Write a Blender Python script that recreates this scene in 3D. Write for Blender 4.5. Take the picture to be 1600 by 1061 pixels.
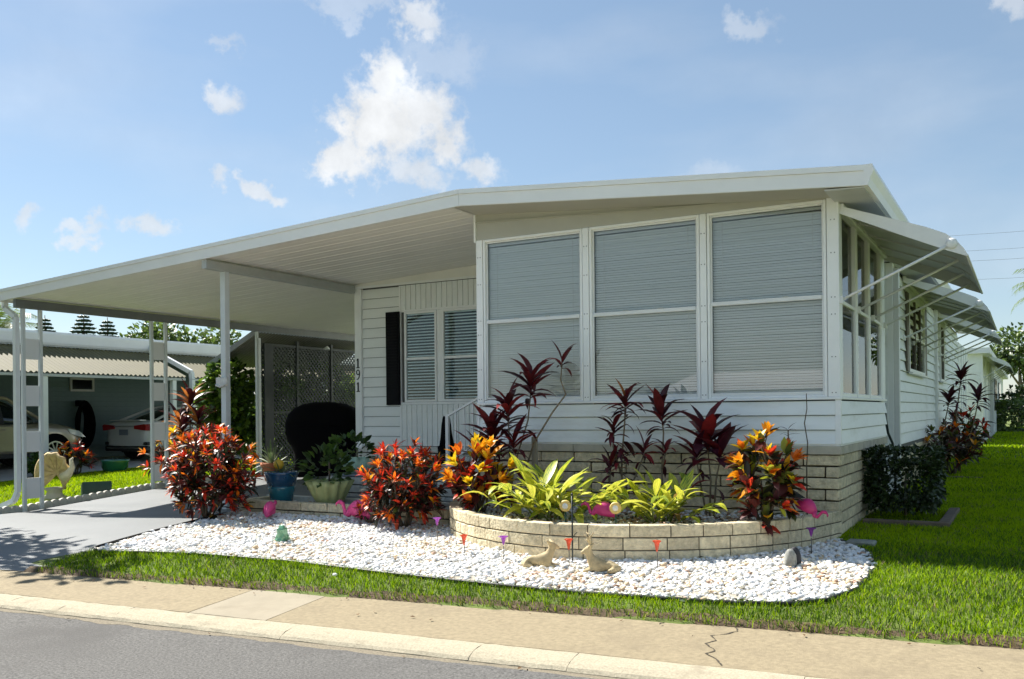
import bpy, math, random
import numpy as np
from mathutils import Vector, Matrix, Quaternion
random.seed(7); RNG = np.random.default_rng(11)
scene = bpy.context.scene
for o in list(bpy.data.objects): bpy.data.objects.remove(o)
COL = scene.collection
R_ = math.radians

# ------------------------------------------------------------------ camera
cam_d = bpy.data.cameras.new('camera'); cam = bpy.data.objects.new('camera', cam_d); COL.objects.link(cam)
cam_d.sensor_width = 36.0; cam_d.lens = 1427 / 1600 * 36.0
cam_d.shift_y = 0.0716; cam_d.clip_start = 0.05; cam_d.clip_end = 3000
CAM = Vector((1.732, -10.102, 1.3415))
cam.matrix_world = Matrix.Translation(CAM) @ Matrix.Rotation(R_(29.43), 4, 'Z') @ Matrix.Rotation(R_(90), 4, 'X') @ Matrix.Rotation(-0.0105, 4, 'Z')
scene.camera = cam

# ------------------------------------------------------------------ sun, sky, exposure
SHX, SHY = 0.90, -0.165            # ground shadow shift per metre of height
sun_vec = Vector((-SHX, -SHY, 1)).normalized()
SUN_EL = math.asin(sun_vec.z); SUN_AZ = math.atan2(sun_vec.x, sun_vec.y)   # clockwise from +Y
sd_ = bpy.data.lights.new('sun', 'SUN'); sd_.energy = 4.6; sd_.angle = R_(0.55); sd_.color = (1.0, 0.955, 0.88)
sun = bpy.data.objects.new('sun', sd_); COL.objects.link(sun)
sun.rotation_mode = 'QUATERNION'; sun.rotation_quaternion = sun_vec.to_track_quat('Z', 'Y')
sun.location = (-8, 0, 20)
vs = scene.view_settings
scene.display_settings.display_device = 'sRGB'
vs.view_transform = 'Standard'; vs.look = 'None'; vs.gamma = 1.0; vs.use_curve_mapping = False
vs.exposure = 1.22
world = bpy.data.worlds.new('World'); scene.world = world; world.use_nodes = True
def build_world():
    nt = world.node_tree; N = nt.nodes; L = nt.links; N.clear()
    out = N.new('ShaderNodeOutputWorld'); bg = N.new('ShaderNodeBackground'); bg.inputs['Strength'].default_value = 0.064
    sky = N.new('ShaderNodeTexSky'); sky.sky_type = 'NISHITA'; sky.sun_disc = False
    sky.sun_elevation = SUN_EL; sky.sun_rotation = SUN_AZ
    sky.altitude = 0; sky.air_density = 1.0; sky.dust_density = .15; sky.ozone_density = 1.3
    tc = N.new('ShaderNodeTexCoord')
    def val(x): return x
    def m(op, a, b=None, c=None):
        n = N.new('ShaderNodeMath'); n.operation = op
        for i, v in enumerate((a, b, c)):
            if v is None: continue
            if isinstance(v, (int, float)): n.inputs[i].default_value = v
            else: L.new(v, n.inputs[i])
        return n.outputs[0]
    def dot(v, c):
        n = N.new('ShaderNodeVectorMath'); n.operation = 'DOT_PRODUCT'; L.new(v, n.inputs[0]); n.inputs[1].default_value = c; return n.outputs['Value']
    nrm = N.new('ShaderNodeVectorMath'); nrm.operation = 'NORMALIZE'; L.new(tc.outputs['Generated'], nrm.inputs[0]); d = nrm.outputs[0]
    nz = N.new('ShaderNodeTexNoise'); nz.inputs['Scale'].default_value = 13; nz.inputs['Detail'].default_value = 6; nz.inputs['Roughness'].default_value = 0.62
    L.new(d, nz.inputs['Vector'])
    nz2 = N.new('ShaderNodeTexNoise'); nz2.inputs['Scale'].default_value = 34; nz2.inputs['Detail'].default_value = 4; nz2.inputs['Roughness'].default_value = 0.6
    L.new(d, nz2.inputs['Vector'])
    f1 = m('SUBTRACT', nz.outputs['Fac'], 0.5); f2 = m('SUBTRACT', m('ABSOLUTE', m('SUBTRACT', nz2.outputs['Fac'], 0.5)), 0.1)
    wc = N.new('ShaderNodeVectorMath'); wc.operation = 'SUBTRACT'; L.new(nz.outputs['Color'], wc.inputs[0]); wc.inputs[1].default_value = (.5, .5, .5)
    ws = N.new('ShaderNodeVectorMath'); ws.operation = 'MULTIPLY_ADD'; L.new(wc.outputs[0], ws.inputs[0]); ws.inputs[1].default_value = (.10, .10, .10); L.new(d, ws.inputs[2]); dw = ws.outputs[0]
    # clouds: (azimuth deg left of +Y, elevation deg, half width deg, half height deg, strength)
    th = 29.43
    def sph(az, el): a = R_(az); e = R_(el); return Vector((-math.sin(a) * math.cos(e), math.cos(a) * math.cos(e), math.sin(e)))
    CL = [(37.2, 17.4, 3.6, 3.0, 1.0), (39.8, 15.6, 2.2, 1.8, .95), (35.0, 17.6, 2.4, 2.4, .95), (36.4, 20.2, 1.9, 1.9, .95), (33.6, 16.6, 1.7, 2.0, .9), (31.2, 14.8, 1.7, 1.1, .72), (35.4, 14.2, 2.6, 1.6, .7),
          (46.4, 18.4, 1.1, 1.3, .70), (46.6, 13.6, .9, .9, .62), (44.4, 13.2, 1.5, .8, .74), (35.0, 23.5, 1.7, 1.0, .72),
          (57.6, 11.0, .8, .9, .6), (54.2, 10.3, 1.2, .6, .62), (51.0, 10.7, 1.6, .8, .66), (14.7, 22.3, 1.6, .8, .36), (47.0, 21.3, .9, .5, .32),
          (33.4, 21.3, 3.0, 2.0, .26), (18.5, 13.8, 4.5, 1.5, .28), (.6, 21.9, 1.3, 1.0, .5), (39.5, 24.0, 3.4, .7, .32), (72, 17, 6, 3, .8), (-40, 20, 7, 4, .8), (120, 25, 8, 5, .9), (180, 22, 9, 5, .9), (235, 28, 8, 6, .9)]
    mask = None
    ff = m('ADD', m('MULTIPLY', f1, -1.5), m('MULTIPLY', f2, 2.2))
    for az, el, wx, wy, st in CL:
        c = sph(az, el); r = Vector((0, 0, 1)).cross(c).normalized(); u = c.cross(r)
        mpn = N.new('ShaderNodeMapping'); mpn.vector_type = 'TEXTURE'; L.new(dw, mpn.inputs['Vector'])
        mpn.inputs['Location'].default_value = c; mpn.inputs['Rotation'].default_value = Matrix((r, u, c)).transposed().to_euler()
        mpn.inputs['Scale'].default_value = (math.tan(R_(wx)), math.tan(R_(wy)), .6)
        ln = N.new('ShaderNodeVectorMath'); ln.operation = 'LENGTH'; L.new(mpn.outputs[0], ln.inputs[0])
        mr = N.new('ShaderNodeMapRange'); mr.interpolation_type = 'SMOOTHSTEP'
        mr.inputs['From Min'].default_value = 1.05; mr.inputs['From Max'].default_value = 0.25; mr.inputs['To Min'].default_value = 0; mr.inputs['To Max'].default_value = st
        L.new(m('ADD', ln.outputs['Value'], ff), mr.inputs['Value'])
        mask = mr.outputs[0] if mask is None else m('MAXIMUM', mask, mr.outputs[0])
    # thin high veil
    nv = N.new('ShaderNodeTexNoise'); nv.inputs['Scale'].default_value = 3.2; nv.inputs['Detail'].default_value = 5; nv.inputs['Roughness'].default_value = 0.5
    mp = N.new('ShaderNodeMapping'); mp.inputs['Scale'].default_value = (1, 1, 3.2); L.new(d, mp.inputs['Vector']); L.new(mp.outputs[0], nv.inputs['Vector'])
    veil = m('MULTIPLY', m('MAXIMUM', m('SUBTRACT', nv.outputs['Fac'], 0.46), 0), 0.7)
    mask = m('MAXIMUM', mask, veil)
    shade = m('ADD', 0.97, m('MULTIPLY', f1, 0.9))
    cc = N.new('ShaderNodeVectorMath'); cc.operation = 'SCALE'; cc.inputs[0].default_value = (5.9, 6.05, 6.2); L.new(shade, cc.inputs['Scale'])
    # pale humid air: a little white over the whole sky, more towards the horizon
    el_ = m('MAXIMUM', dot(d, (0, 0, 1)), 0.0)
    hz = m('ADD', m('MULTIPLY', m('POWER', m('SUBTRACT', 1.0, el_), 3.0), 0.15), 0.0)
    mx0 = N.new('ShaderNodeMix'); mx0.data_type = 'RGBA'; L.new(hz, mx0.inputs[0]); L.new(sky.outputs[0], mx0.inputs[6]); mx0.inputs[7].default_value = (4.6, 5.4, 6.0, 1)
    mxh = N.new('ShaderNodeMix'); mxh.data_type = 'RGBA'; mxh.inputs[0].default_value = .34; mxh.inputs[7].default_value = (2.35, 3.3, 4.1, 1); L.new(mx0.outputs[2], mxh.inputs[6])
    mx = N.new('ShaderNodeMix'); mx.data_type = 'RGBA'
    L.new(mask, mx.inputs[0]); L.new(mxh.outputs[2], mx.inputs[6]); L.new(cc.outputs[0], mx.inputs[7])
    L.new(mx.outputs[2], bg.inputs['Color']); L.new(bg.outputs[0], out.inputs['Surface'])
build_world()
world.cycles.sampling_method = 'MANUAL'; world.cycles.sample_map_resolution = 512
cy = scene.cycles
cy.use_denoising = True; cy.use_adaptive_sampling = True; cy.adaptive_threshold = 0.02; cy.max_bounces = 6; cy.diffuse_bounces = 4; cy.glossy_bounces = 3; cy.transmission_bounces = 4; cy.transparent_max_bounces = 16; cy.sample_clamp_indirect = 6
try: cy.denoiser = 'OPENIMAGEDENOISE'
except Exception: pass

# ------------------------------------------------------------------ ground shape
SA, CA = .1247, .9922
def sm(t): t = min(1, max(0, t)); return t * t * (3 - 2 * t)
def zD(x, y):
    p = np.interp(y, [-5, -3, -.4, 2.3, 5, 8, 40], [-.255, -.28, -.3, -.11, -.02, .05, .08])
    return float(p + .045 * (x + 13.4) * sm((y + 4.5) / 4.0) * (1 if x > -13.4 else .3 if x > -22 else 0.0) + (0 if x > -22 else -.045 * 8.6 * .3 * sm((y + 4.5) / 4.0)))
def sd(x, y): return (x + 1.848) * SA - (y + 3.80) * CA
def Rz(x, y): return float(np.interp(-sd(x, y), [0, .25, .6, 1.5, 3, 4.5, 50], [-.235, -.17, -.12, -.08, -.04, 0, 0]))
def G(x, y):
    t = sm((x + 9) / 1.5)
    return zD(x, y) * (1 - t) + Rz(x, y) * t
def street(t, s, z=0):     # along the street, across it (towards the road)
    return Vector((-1.848 + t * CA + s * SA, -3.80 + t * SA - s * CA, z))

# ------------------------------------------------------------------ materials
MATS = {}
def mat(name, col, rough=0.6, var=0.0, scale=6.0, bump=0.0, bscale=40.0, spec=0.5, metal=0.0, col2=None, rnd=0.0, translucent=0.0, coords='Object', detail=5, bdist=0.01, coat=0.0, stretch=None, stain=None):
    if name in MATS: return MATS[name]
    m = bpy.data.materials.new(name); m.use_nodes = True; nt = m.node_tree; N = nt.nodes; L = nt.links
    b = N['Principled BSDF']; b.inputs['Roughness'].default_value = rough; b.inputs['Metallic'].default_value = metal
    b.inputs['Specular IOR Level'].default_value = spec
    if coat: b.inputs['Coat Weight'].default_value = coat; b.inputs['Coat Roughness'].default_value = .05
    c4 = (*col, 1)
    src = None
    tc = N.new('ShaderNodeTexCoord'); vec = tc.outputs[coords]
    if coords == 'World':
        pass
    if stretch:
        mp = N.new('ShaderNodeMapping'); mp.inputs['Scale'].default_value = stretch; L.new(vec, mp.inputs['Vector']); vec = mp.outputs[0]
    if var > 0 or col2:
        nz = N.new('ShaderNodeTexNoise'); nz.inputs['Scale'].default_value = scale; nz.inputs['Detail'].default_value = detail; nz.inputs['Roughness'].default_value = .6
        L.new(vec, nz.inputs['Vector'])
        if rnd:
            oi = N.new('ShaderNodeObjectInfo'); ad = N.new('ShaderNodeVectorMath'); ad.operation = 'ADD'
            sc = N.new('ShaderNodeVectorMath'); sc.operation = 'SCALE'; sc.inputs[0].default_value = (37, 61, 23); L.new(oi.outputs['Random'], sc.inputs['Scale'])
            L.new(vec, ad.inputs[0]); L.new(sc.outputs[0], ad.inputs[1]); L.new(ad.outputs[0], nz.inputs['Vector'])
        cr = N.new('ShaderNodeValToRGB'); cr.color_ramp.elements[0].position = .32; cr.color_ramp.elements[1].position = .68
        if col2: a, d = col2, col
        else: a = tuple(c * (1 - var) for c in col); d = tuple(min(1, c * (1 + var)) for c in col)
        cr.color_ramp.elements[0].color = (*a, 1); cr.color_ramp.elements[1].color = (*d, 1)
        L.new(nz.outputs['Fac'], cr.inputs[0]); src = cr.outputs[0]
    if rnd:
        oi2 = N.new('ShaderNodeObjectInfo'); mr = N.new('ShaderNodeMapRange'); mr.inputs['To Min'].default_value = 1 - rnd; mr.inputs['To Max'].default_value = 1 + rnd
        L.new(oi2.outputs['Random'], mr.inputs['Value'])
        hs = N.new('ShaderNodeHueSaturation'); L.new(mr.outputs[0], hs.inputs['Value'])
        if src: L.new(src, hs.inputs['Color'])
        else: hs.inputs['Color'].default_value = c4
        src = hs.outputs[0]
    if stain:            # (scale, colour, threshold lo, hi): blotches with a shape of their own
        ns = N.new('ShaderNodeTexNoise'); ns.inputs['Scale'].default_value = stain[0]; ns.inputs['Detail'].default_value = 8; ns.inputs['Roughness'].default_value = .68
        L.new(vec, ns.inputs['Vector'])
        mr = N.new('ShaderNodeMapRange'); mr.inputs['From Min'].default_value = stain[2]; mr.inputs['From Max'].default_value = stain[3]; L.new(ns.outputs['Fac'], mr.inputs['Value'])
        mx = N.new('ShaderNodeMix'); mx.data_type = 'RGBA'; L.new(mr.outputs[0], mx.inputs[0]); mx.inputs[7].default_value = (*stain[1], 1)
        if src: L.new(src, mx.inputs[6])
        else: mx.inputs[6].default_value = c4
        src = mx.outputs[2]
    if src: L.new(src, b.inputs['Base Color'])
    else: b.inputs['Base Color'].default_value = c4
    if bump:
        nb = N.new('ShaderNodeTexNoise'); nb.inputs['Scale'].default_value = bscale; nb.inputs['Detail'].default_value = 6; L.new(vec, nb.inputs['Vector'])
        bp = N.new('ShaderNodeBump'); bp.inputs['Strength'].default_value = bump; bp.inputs['Distance'].default_value = bdist
        L.new(nb.outputs['Fac'], bp.inputs['Height']); L.new(bp.outputs[0], b.inputs['Normal'])
    if translucent:
        tr = N.new('ShaderNodeBsdfTranslucent'); ms = N.new('ShaderNodeMixShader'); ms.inputs[0].default_value = translucent
        if src: L.new(src, tr.inputs['Color'])
        else: tr.inputs['Color'].default_value = c4
        L.new(b.outputs[0], ms.inputs[1]); L.new(tr.outputs[0], ms.inputs[2]); L.new(ms.outputs[0], N['Material Output'].inputs['Surface'])
    MATS[name] = m; return m
def glass(name, tint=(.995, 1.0, 1.0), boost=1.5):
    m = bpy.data.materials.new(name); m.use_nodes = True; nt = m.node_tree; N = nt.nodes; L = nt.links; N.remove(N['Principled BSDF'])
    t = N.new('ShaderNodeBsdfTransparent'); t.inputs[0].default_value = (*tint, 1)
    g = N.new('ShaderNodeBsdfGlossy'); g.inputs['Roughness'].default_value = 0.0
    fr = N.new('ShaderNodeFresnel'); fr.inputs['IOR'].default_value = boost
    ms = N.new('ShaderNodeMixShader'); L.new(fr.outputs[0], ms.inputs[0]); L.new(t.outputs[0], ms.inputs[1]); L.new(g.outputs[0], ms.inputs[2])
    L.new(ms.outputs[0], N['Material Output'].inputs['Surface']); MATS[name] = m; return m

siding = mat('painted_siding', (.875, .90, .88), .42, var=.035, scale=1.3, rnd=.02, coords='Object', stretch=(1, 1, 4), stain=(.9, (.68, .68, .62), .52, .80))
trim = mat('white_trim', (.90, .91, .90), .4, var=.03, scale=3)
roofw = mat('roof_white', (.86, .86, .845), .4, var=.03, scale=2)
panw = mat('ceiling_pan', (.87, .855, .80), .45, var=.03, scale=1.5, rnd=.015)
beamg = mat('beam_grey', (.46, .48, .47), .5, var=.05)
postg = mat('post_paint', (.62, .66, .66), .45, var=.04, scale=5)
block = mat('tan_block', (.66, .57, .385), .92, var=.22, scale=16, bump=1.0, bscale=34, rnd=.15, bdist=.022, spec=.2, stain=(7, (.42, .36, .25), .60, .80))
blockw = mat('whitewashed_block', (.62, .62, .56), .9, var=.14, scale=12, bump=.7, bscale=40, rnd=.1, bdist=.01, spec=.2)
capc = mat('concrete_cap', (.50, .46, .365), .9, var=.16, scale=5, bump=.5, bscale=60, spec=.2)
mortar = mat('mortar', (.085, .072, .055), .95, var=.15, scale=30, spec=.1)
paneg = glass('window_glass'); dkglass = glass('tinted_glass', (.30, .34, .34), 1.9); porchg = glass('porch_glass', (.9, .95, .95), 1.4)
blindw = mat('blind_slat', (.90, .945, .96), .45)
dark = mat('black_shutter', (.005, .005, .007), .6, var=.2, spec=.15)
blackm = mat('black_cover', (.004, .004, .005), .9, spec=.08)
metalw = mat('white_metal', (.78, .79, .78), .35, var=.03)
leadg = mat('awning_metal', (.50, .51, .49), .42, var=.06, scale=2.5)
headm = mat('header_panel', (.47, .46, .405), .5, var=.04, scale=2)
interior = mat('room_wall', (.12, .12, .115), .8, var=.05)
soil = mat('soil', (.10, .068, .036), .95, var=.4, scale=20, bump=.8, bscale=50)

# ------------------------------------------------------------------ mesh helpers
class MB:
    def __init__(s): s.v = []; s.f = []; s.mi = []; s.m = 0
    def add(s, vs, fs):
        o = len(s.v); s.v += [tuple(v) for v in vs]; s.f += [tuple(i + o for i in f) for f in fs]; s.mi += [s.m] * len(fs); return s
    def box(s, x0, x1, y0, y1, z0, z1, b=0.0, jit=0.0):
        if x1 < x0: x0, x1 = x1, x0
        if y1 < y0: y0, y1 = y1, y0
        if z1 < z0: z0, z1 = z1, z0
        c = ((x0 + x1) / 2, (y0 + y1) / 2, (z0 + z1) / 2); h = ((x1 - x0) / 2, (y1 - y0) / 2, (z1 - z0) / 2)
        if b <= 0:
            vs = [(x, y, z) for x in (x0, x1) for y in (y0, y1) for z in (z0, z1)]
            return s.add(vs, [(0, 1, 3, 2), (4, 6, 7, 5), (0, 4, 5, 1), (2, 3, 7, 6), (0, 2, 6, 4), (1, 5, 7, 3)])
        b = min(b, *[k * .45 for k in h]); vs = []; idx = {}
        for sx in (-1, 1):
            for sy in (-1, 1):
                for sz in (-1, 1):
                    j = [random.uniform(-jit, jit) for _ in range(3)]
                    for a in range(3):
                        p = [sx * h[0], sy * h[1], sz * h[2]]
                        for k in range(3):
                            if k != a: p[k] -= (sx, sy, sz)[k] * b
                        idx[(sx, sy, sz, a)] = len(vs); vs.append(tuple(c[k] + p[k] + j[k] for k in range(3)))
        fs = []
        I = lambda sx, sy, sz, a: idx[(sx, sy, sz, a)]
        for q in (-1, 1):
            f = [I(q, -1, -1, 0), I(q, 1, -1, 0), I(q, 1, 1, 0), I(q, -1, 1, 0)]; fs.append(f if q > 0 else f[::-1])
            f = [I(-1, q, -1, 1), I(-1, q, 1, 1), I(1, q, 1, 1), I(1, q, -1, 1)]; fs.append(f if q > 0 else f[::-1])
            f = [I(-1, -1, q, 2), I(1, -1, q, 2), I(1, 1, q, 2), I(-1, 1, q, 2)]; fs.append(f if q > 0 else f[::-1])
        for p in (-1, 1):
            for q in (-1, 1):
                f = [I(-1, p, q, 1), I(1, p, q, 1), I(1, p, q, 2), I(-1, p, q, 2)]; fs.append(f if p * q < 0 else f[::-1])
                f = [I(p, -1, q, 0), I(p, 1, q, 0), I(p, 1, q, 2), I(p, -1, q, 2)]; fs.append(f if p * q > 0 else f[::-1])
                f = [I(p, q, -1, 0), I(p, q, 1, 0), I(p, q, 1, 1), I(p, q, -1, 1)]; fs.append(f if p * q < 0 else f[::-1])
        for sx in (-1, 1):
            for sy in (-1, 1):
                for sz in (-1, 1):
                    f = [I(sx, sy, sz, 0), I(sx, sy, sz, 1), I(sx, sy, sz, 2)]; fs.append(f if sx * sy * sz > 0 else f[::-1])
        return s.add(vs, fs)
    def bar(s, p, q, w, h=None, up=(0, 0, 1)):      # rectangular bar between two points
        p = Vector(p); q = Vector(q); d = (q - p).normalized(); h = h or w
        u = Vector(up); 
        if abs(d.dot(u)) > .98: u = Vector((0, 1, 0))
        r = d.cross(u).normalized() * w / 2; u = r.cross(d).normalized() * h / 2
        vs = [a + sr * r + su * u for a in (p, q) for sr, su in ((-1, -1), (1, -1), (1, 1), (-1, 1))]
        return s.add(vs, [(0, 1, 2, 3)[::-1], (4, 5, 6, 7), (0, 1, 5, 4), (1, 2, 6, 5), (2, 3, 7, 6), (3, 0, 4, 7)])
    def prism(s, prof, a, b, axis):                 # closed profile (2D) swept along axis from a to b
        n = len(prof)
        def P(u, v, t): return (t, u, v) if axis == 'x' else (u, t, v) if axis == 'y' else (u, v, t)
        vs = [P(u, v, a) for u, v in prof] + [P(u, v, b) for u, v in prof]
        fs = [tuple(range(n))[::-1], tuple(range(n, 2 * n))] + [(i, (i + 1) % n, (i + 1) % n + n, i + n) for i in range(n)]
        return s.add(vs, fs)
    def tube(s, pts, rad, n=8, cap=True):
        pts = [Vector(p) for p in pts]; k = len(pts)
        if not hasattr(rad, '__len__'): rad = [rad] * k
        vs = []; prev = None
        for i, p in enumerate(pts):
            d = (pts[min(i + 1, k - 1)] - pts[max(i - 1, 0)]).normalized()
            u = prev if prev is not None else (Vector((0, 0, 1)) if abs(d.z) < .9 else Vector((1, 0, 0)))
            r = d.cross(u); 
            if r.length < 1e-4: r = d.cross(Vector((1, .3, 0)))
            r.normalize(); u = r.cross(d).normalized(); prev = u
            for j in range(n):
                a = 2 * math.pi * j / n; vs.append(p + (r * math.cos(a) + u * math.sin(a)) * rad[i])
        fs = [(i * n + j, i * n + (j + 1) % n, (i + 1) * n + (j + 1) % n, (i + 1) * n + j) for i in range(k - 1) for j in range(n)]
        if cap: fs += [tuple(range(n))[::-1], tuple(range((k - 1) * n, k * n))]
        return s.add(vs, fs)
    def lathe(s, prof, c=(0, 0, 0), n=20, wob=None):
        vs = []; k = len(prof)
        for i, (r, z) in enumerate(prof):
            for j in range(n):
                a = 2 * math.pi * j / n; rr = r * (wob(a, i) if wob else 1)
                vs.append((c[0] + rr * math.cos(a), c[1] + rr * math.sin(a), c[2] + z))
        fs = [(i * n + j, i * n + (j + 1) % n, (i + 1) * n + (j + 1) % n, (i + 1) * n + j) for i in range(k - 1) for j in range(n)]
        fs += [tuple(range(n))[::-1], tuple(range((k - 1) * n, k * n))]
        return s.add(vs, fs)
    def ball(s, c, r, n=10, m=7, rot=None):
        r = r if hasattr(r, '__len__') else (r, r, r); vs = []
        for i in range(m + 1):
            ph = math.pi * i / m
            for j in range(n):
                a = 2 * math.pi * j / n; v = Vector((math.sin(ph) * math.cos(a) * r[0], math.sin(ph) * math.sin(a) * r[1], math.cos(ph) * r[2]))
                if rot: v = rot @ v
                vs.append(Vector(c) + v)
        return s.add(vs, [(i * n + j, (i + 1) * n + j, (i + 1) * n + (j + 1) % n, i * n + (j + 1) % n) for i in range(m) for j in range(n)])
    def mesh(s, name, mats, smooth=False):
        me = bpy.data.meshes.new(name); me.from_pydata(s.v, [], s.f); me.validate()
        for mm in (mats if isinstance(mats, (list, tuple)) else [mats]): me.materials.append(mm)
        if any(s.mi) and len(me.polygons) == len(s.mi): me.polygons.foreach_set('material_index', s.mi)
        if smooth: me.polygons.foreach_set('use_smooth', [True] * len(me.polygons))
        me.update(); return me
    def build(s, name, mats, parent=None, smooth=False, kind=None):
        return put(name, s.mesh(name, mats, smooth), parent, kind)
def put(name, me, parent=None, kind=None, M=None):
    o = bpy.data.objects.new(name, me); COL.objects.link(o)
    if parent is not None:
        o.parent = parent; o.matrix_parent_inverse = Matrix.Identity(4)
        if parent.type == 'EMPTY' and not parent.get('_abs'): pass
    if M is not None: o.matrix_basis = M
    if kind: o['kind'] = kind
    return o
def thing(name, label, cat, loc=(0, 0, 0), rz=0, group=None, M=None):
    o = bpy.data.objects.new(name, None); COL.objects.link(o); o.empty_display_size = .1
    if M is not None: o.matrix_basis = M
    else: o.location = loc; o.rotation_euler = (0, 0, rz)
    o['label'] = label; o['category'] = cat
    if group: o['group'] = group
    return o
def tag(o, label, cat, group=None, kind=None):
    o['label'] = label; o['category'] = cat
    if group: o['group'] = group
    if kind: o['kind'] = kind
    return o
def struct(o): o['kind'] = 'structure'; return o
BC = {}
def block_mesh(dx, dy, dz, m, b=.007, jit=.003):     # shared block meshes, four slightly different ones of each size
    k = (round(dx, 3), round(dy, 3), round(dz, 3), m.name, random.randrange(4))
    if k not in BC: BC[k] = MB().box(-dx / 2, dx / 2, -dy / 2, dy / 2, -dz / 2, dz / 2, b, jit).mesh('block', m)
    return BC[k]
def blocks_x(parent, x0, x1, yf, z0, n, h, L, m, face=-1, t=.06, off=0.0, gap=.016, name='block'):
    for i in range(n):
        x = x0 - (L / 2 if (i % 2) else 0) - off
        while x < x1 - .02:
            a, e = max(x, x0), min(x + L, x1)
            if e - a > .05:
                dx = round(e - a - gap, 3); put(name, block_mesh(dx, t, h - gap, m), parent, M=Matrix.Translation(((a + e) / 2, yf - face * (t / 2 - random.uniform(0, .004)), z0 + (i + .5) * h)))
            x += L
def blocks_y(parent, y0, y1, xf, z0, n, h, L, m, face=1, t=.06, gap=.016, name='block'):
    for i in range(n):
        y = y0 - (0 if (i % 2) else L / 2)
        while y < y1 - .02:
            a, e = max(y, y0), min(y + L, y1)
            if e - a > .05:
                dy = round(e - a - gap, 3); put(name, block_mesh(t, dy, h - gap, m), parent, M=Matrix.Translation((xf - face * (t / 2 - random.uniform(0, .004)), (a + e) / 2, z0 + (i + .5) * h)))
            y += L
def siding_x(parent, x0, x1, yf, z0, n, h, m, name='siding_board'):
    me = MB().prism([(-.030, 0), (-.028, -.006), (0, -.004), (0, h - .012), (-.004, h - .014)][::-1], 0, x1 - x0, 'x').mesh(name, m)
    for i in range(n): put(name, me, parent, M=Matrix.Translation((x0, yf, z0 + i * h)))
def siding_y(parent, y0, y1, xf, z0, n, h, m, name='siding_board', out=1):
    me = MB().prism([(out * .030, 0), (out * .028, -.006), (0, -.004), (0, h - .012), (out * .004, h - .014)], 0, y1 - y0, 'y').mesh(name, m)
    for i in range(n): put(name, me, parent, M=Matrix.Translation((xf, y0, z0 + i * h)))
# ------------------------------------------------------------------ the setting: terrain, road, kerb, sidewalk, driveway
lawn_m = mat('lawn_soil', (.13, .18, .028), .95, var=.35, scale=5, bump=.6, bscale=60, col2=(.08, .10, .02))
road_m = mat('asphalt', (.122, .118, .111), .92, var=.45, scale=55, bump=.8, bscale=90, bdist=.008, detail=6, spec=.25, stain=(.55, (.094, .090, .085), .50, .70))
walk_m = mat('sidewalk_concrete', (.285, .235, .152), .9, var=.16, scale=26, bump=.35, bscale=110, rnd=.05, spec=.2, stain=(2.0, (.21, .172, .115), .52, .80))
walk_new = mat('sidewalk_patch', (.315, .275, .205), .9, var=.08, scale=3, bump=.25, bscale=160, spec=.2, stain=(2.2, (.25, .215, .155), .55, .8))
kerb_m = mat('kerb_concrete', (.40, .355, .26), .92, var=.18, scale=60, bump=.5, bscale=110, spec=.2, stain=(5, (.26, .22, .155), .55, .8))
joint_m = mat('joint_dirt', (.06, .05, .035), 1, var=.3, scale=30)
drive_m = mat('driveway_paint', (.125, .134, .136), .55, var=.06, scale=1.2, bump=.12, bscale=120, stain=(.8, (.102, .111, .114), .5, .75))
def terrain():
    xs = np.unique(np.concatenate([np.linspace(-400, -45, 14), np.linspace(-45, -15, 31), np.linspace(-15, 4, 77), np.linspace(4, 40, 25), np.linspace(40, 400, 14)]))
    ys = np.unique(np.concatenate([np.linspace(-300, -30, 10), np.linspace(-30, -7, 24), np.linspace(-7, 6, 66), np.linspace(6, 40, 35), np.linspace(40, 900, 18)]))
    mb = MB(); nx, ny = len(xs), len(ys); V = []
    for y in ys:
        for x in xs:
            s = sd(x, y)
            if s > .0: z = -.30 if s < .3 else -.46 if s < 8.2 else -.30
            else: z = G(x, y) - (.035 if x < -6.6 else 0)
            if x > -14 and x < -7 and s < .3: z -= .07
            if 60 < y: z -= .0
            V.append((x, y, z))
    F = [(j * nx + i, j * nx + i + 1, (j + 1) * nx + i + 1, (j + 1) * nx + i) for j in range(ny - 1) for i in range(nx - 1)]
    struct(mb.add(V, F).build('ground', lawn_m, None, True))
terrain()
def sheet(name, pts_fn, us, vs_, m, parent=None):
    mb = MB(); V = [pts_fn(u, v) for v in vs_ for u in us]; n = len(us)
    mb.add(V, [(j * n + i, j * n + i + 1, (j + 1) * n + i + 1, (j + 1) * n + i) for j in range(len(vs_) - 1) for i in range(n - 1)])
    return mb.build(name, m, parent, True)
road = struct(sheet('road', lambda t, s: street(t, s, -.318 - .010 * max(0, 1 - abs(s - 1.0) / .5) + .02 * math.sin(min(1, max(0, (s - .9) / 7)) * math.pi)), np.linspace(-90, 90, 61), [8.9, 7, 5, 3.5, 2.2, 1.5, 1.15, .80][::1], road_m))
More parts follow.
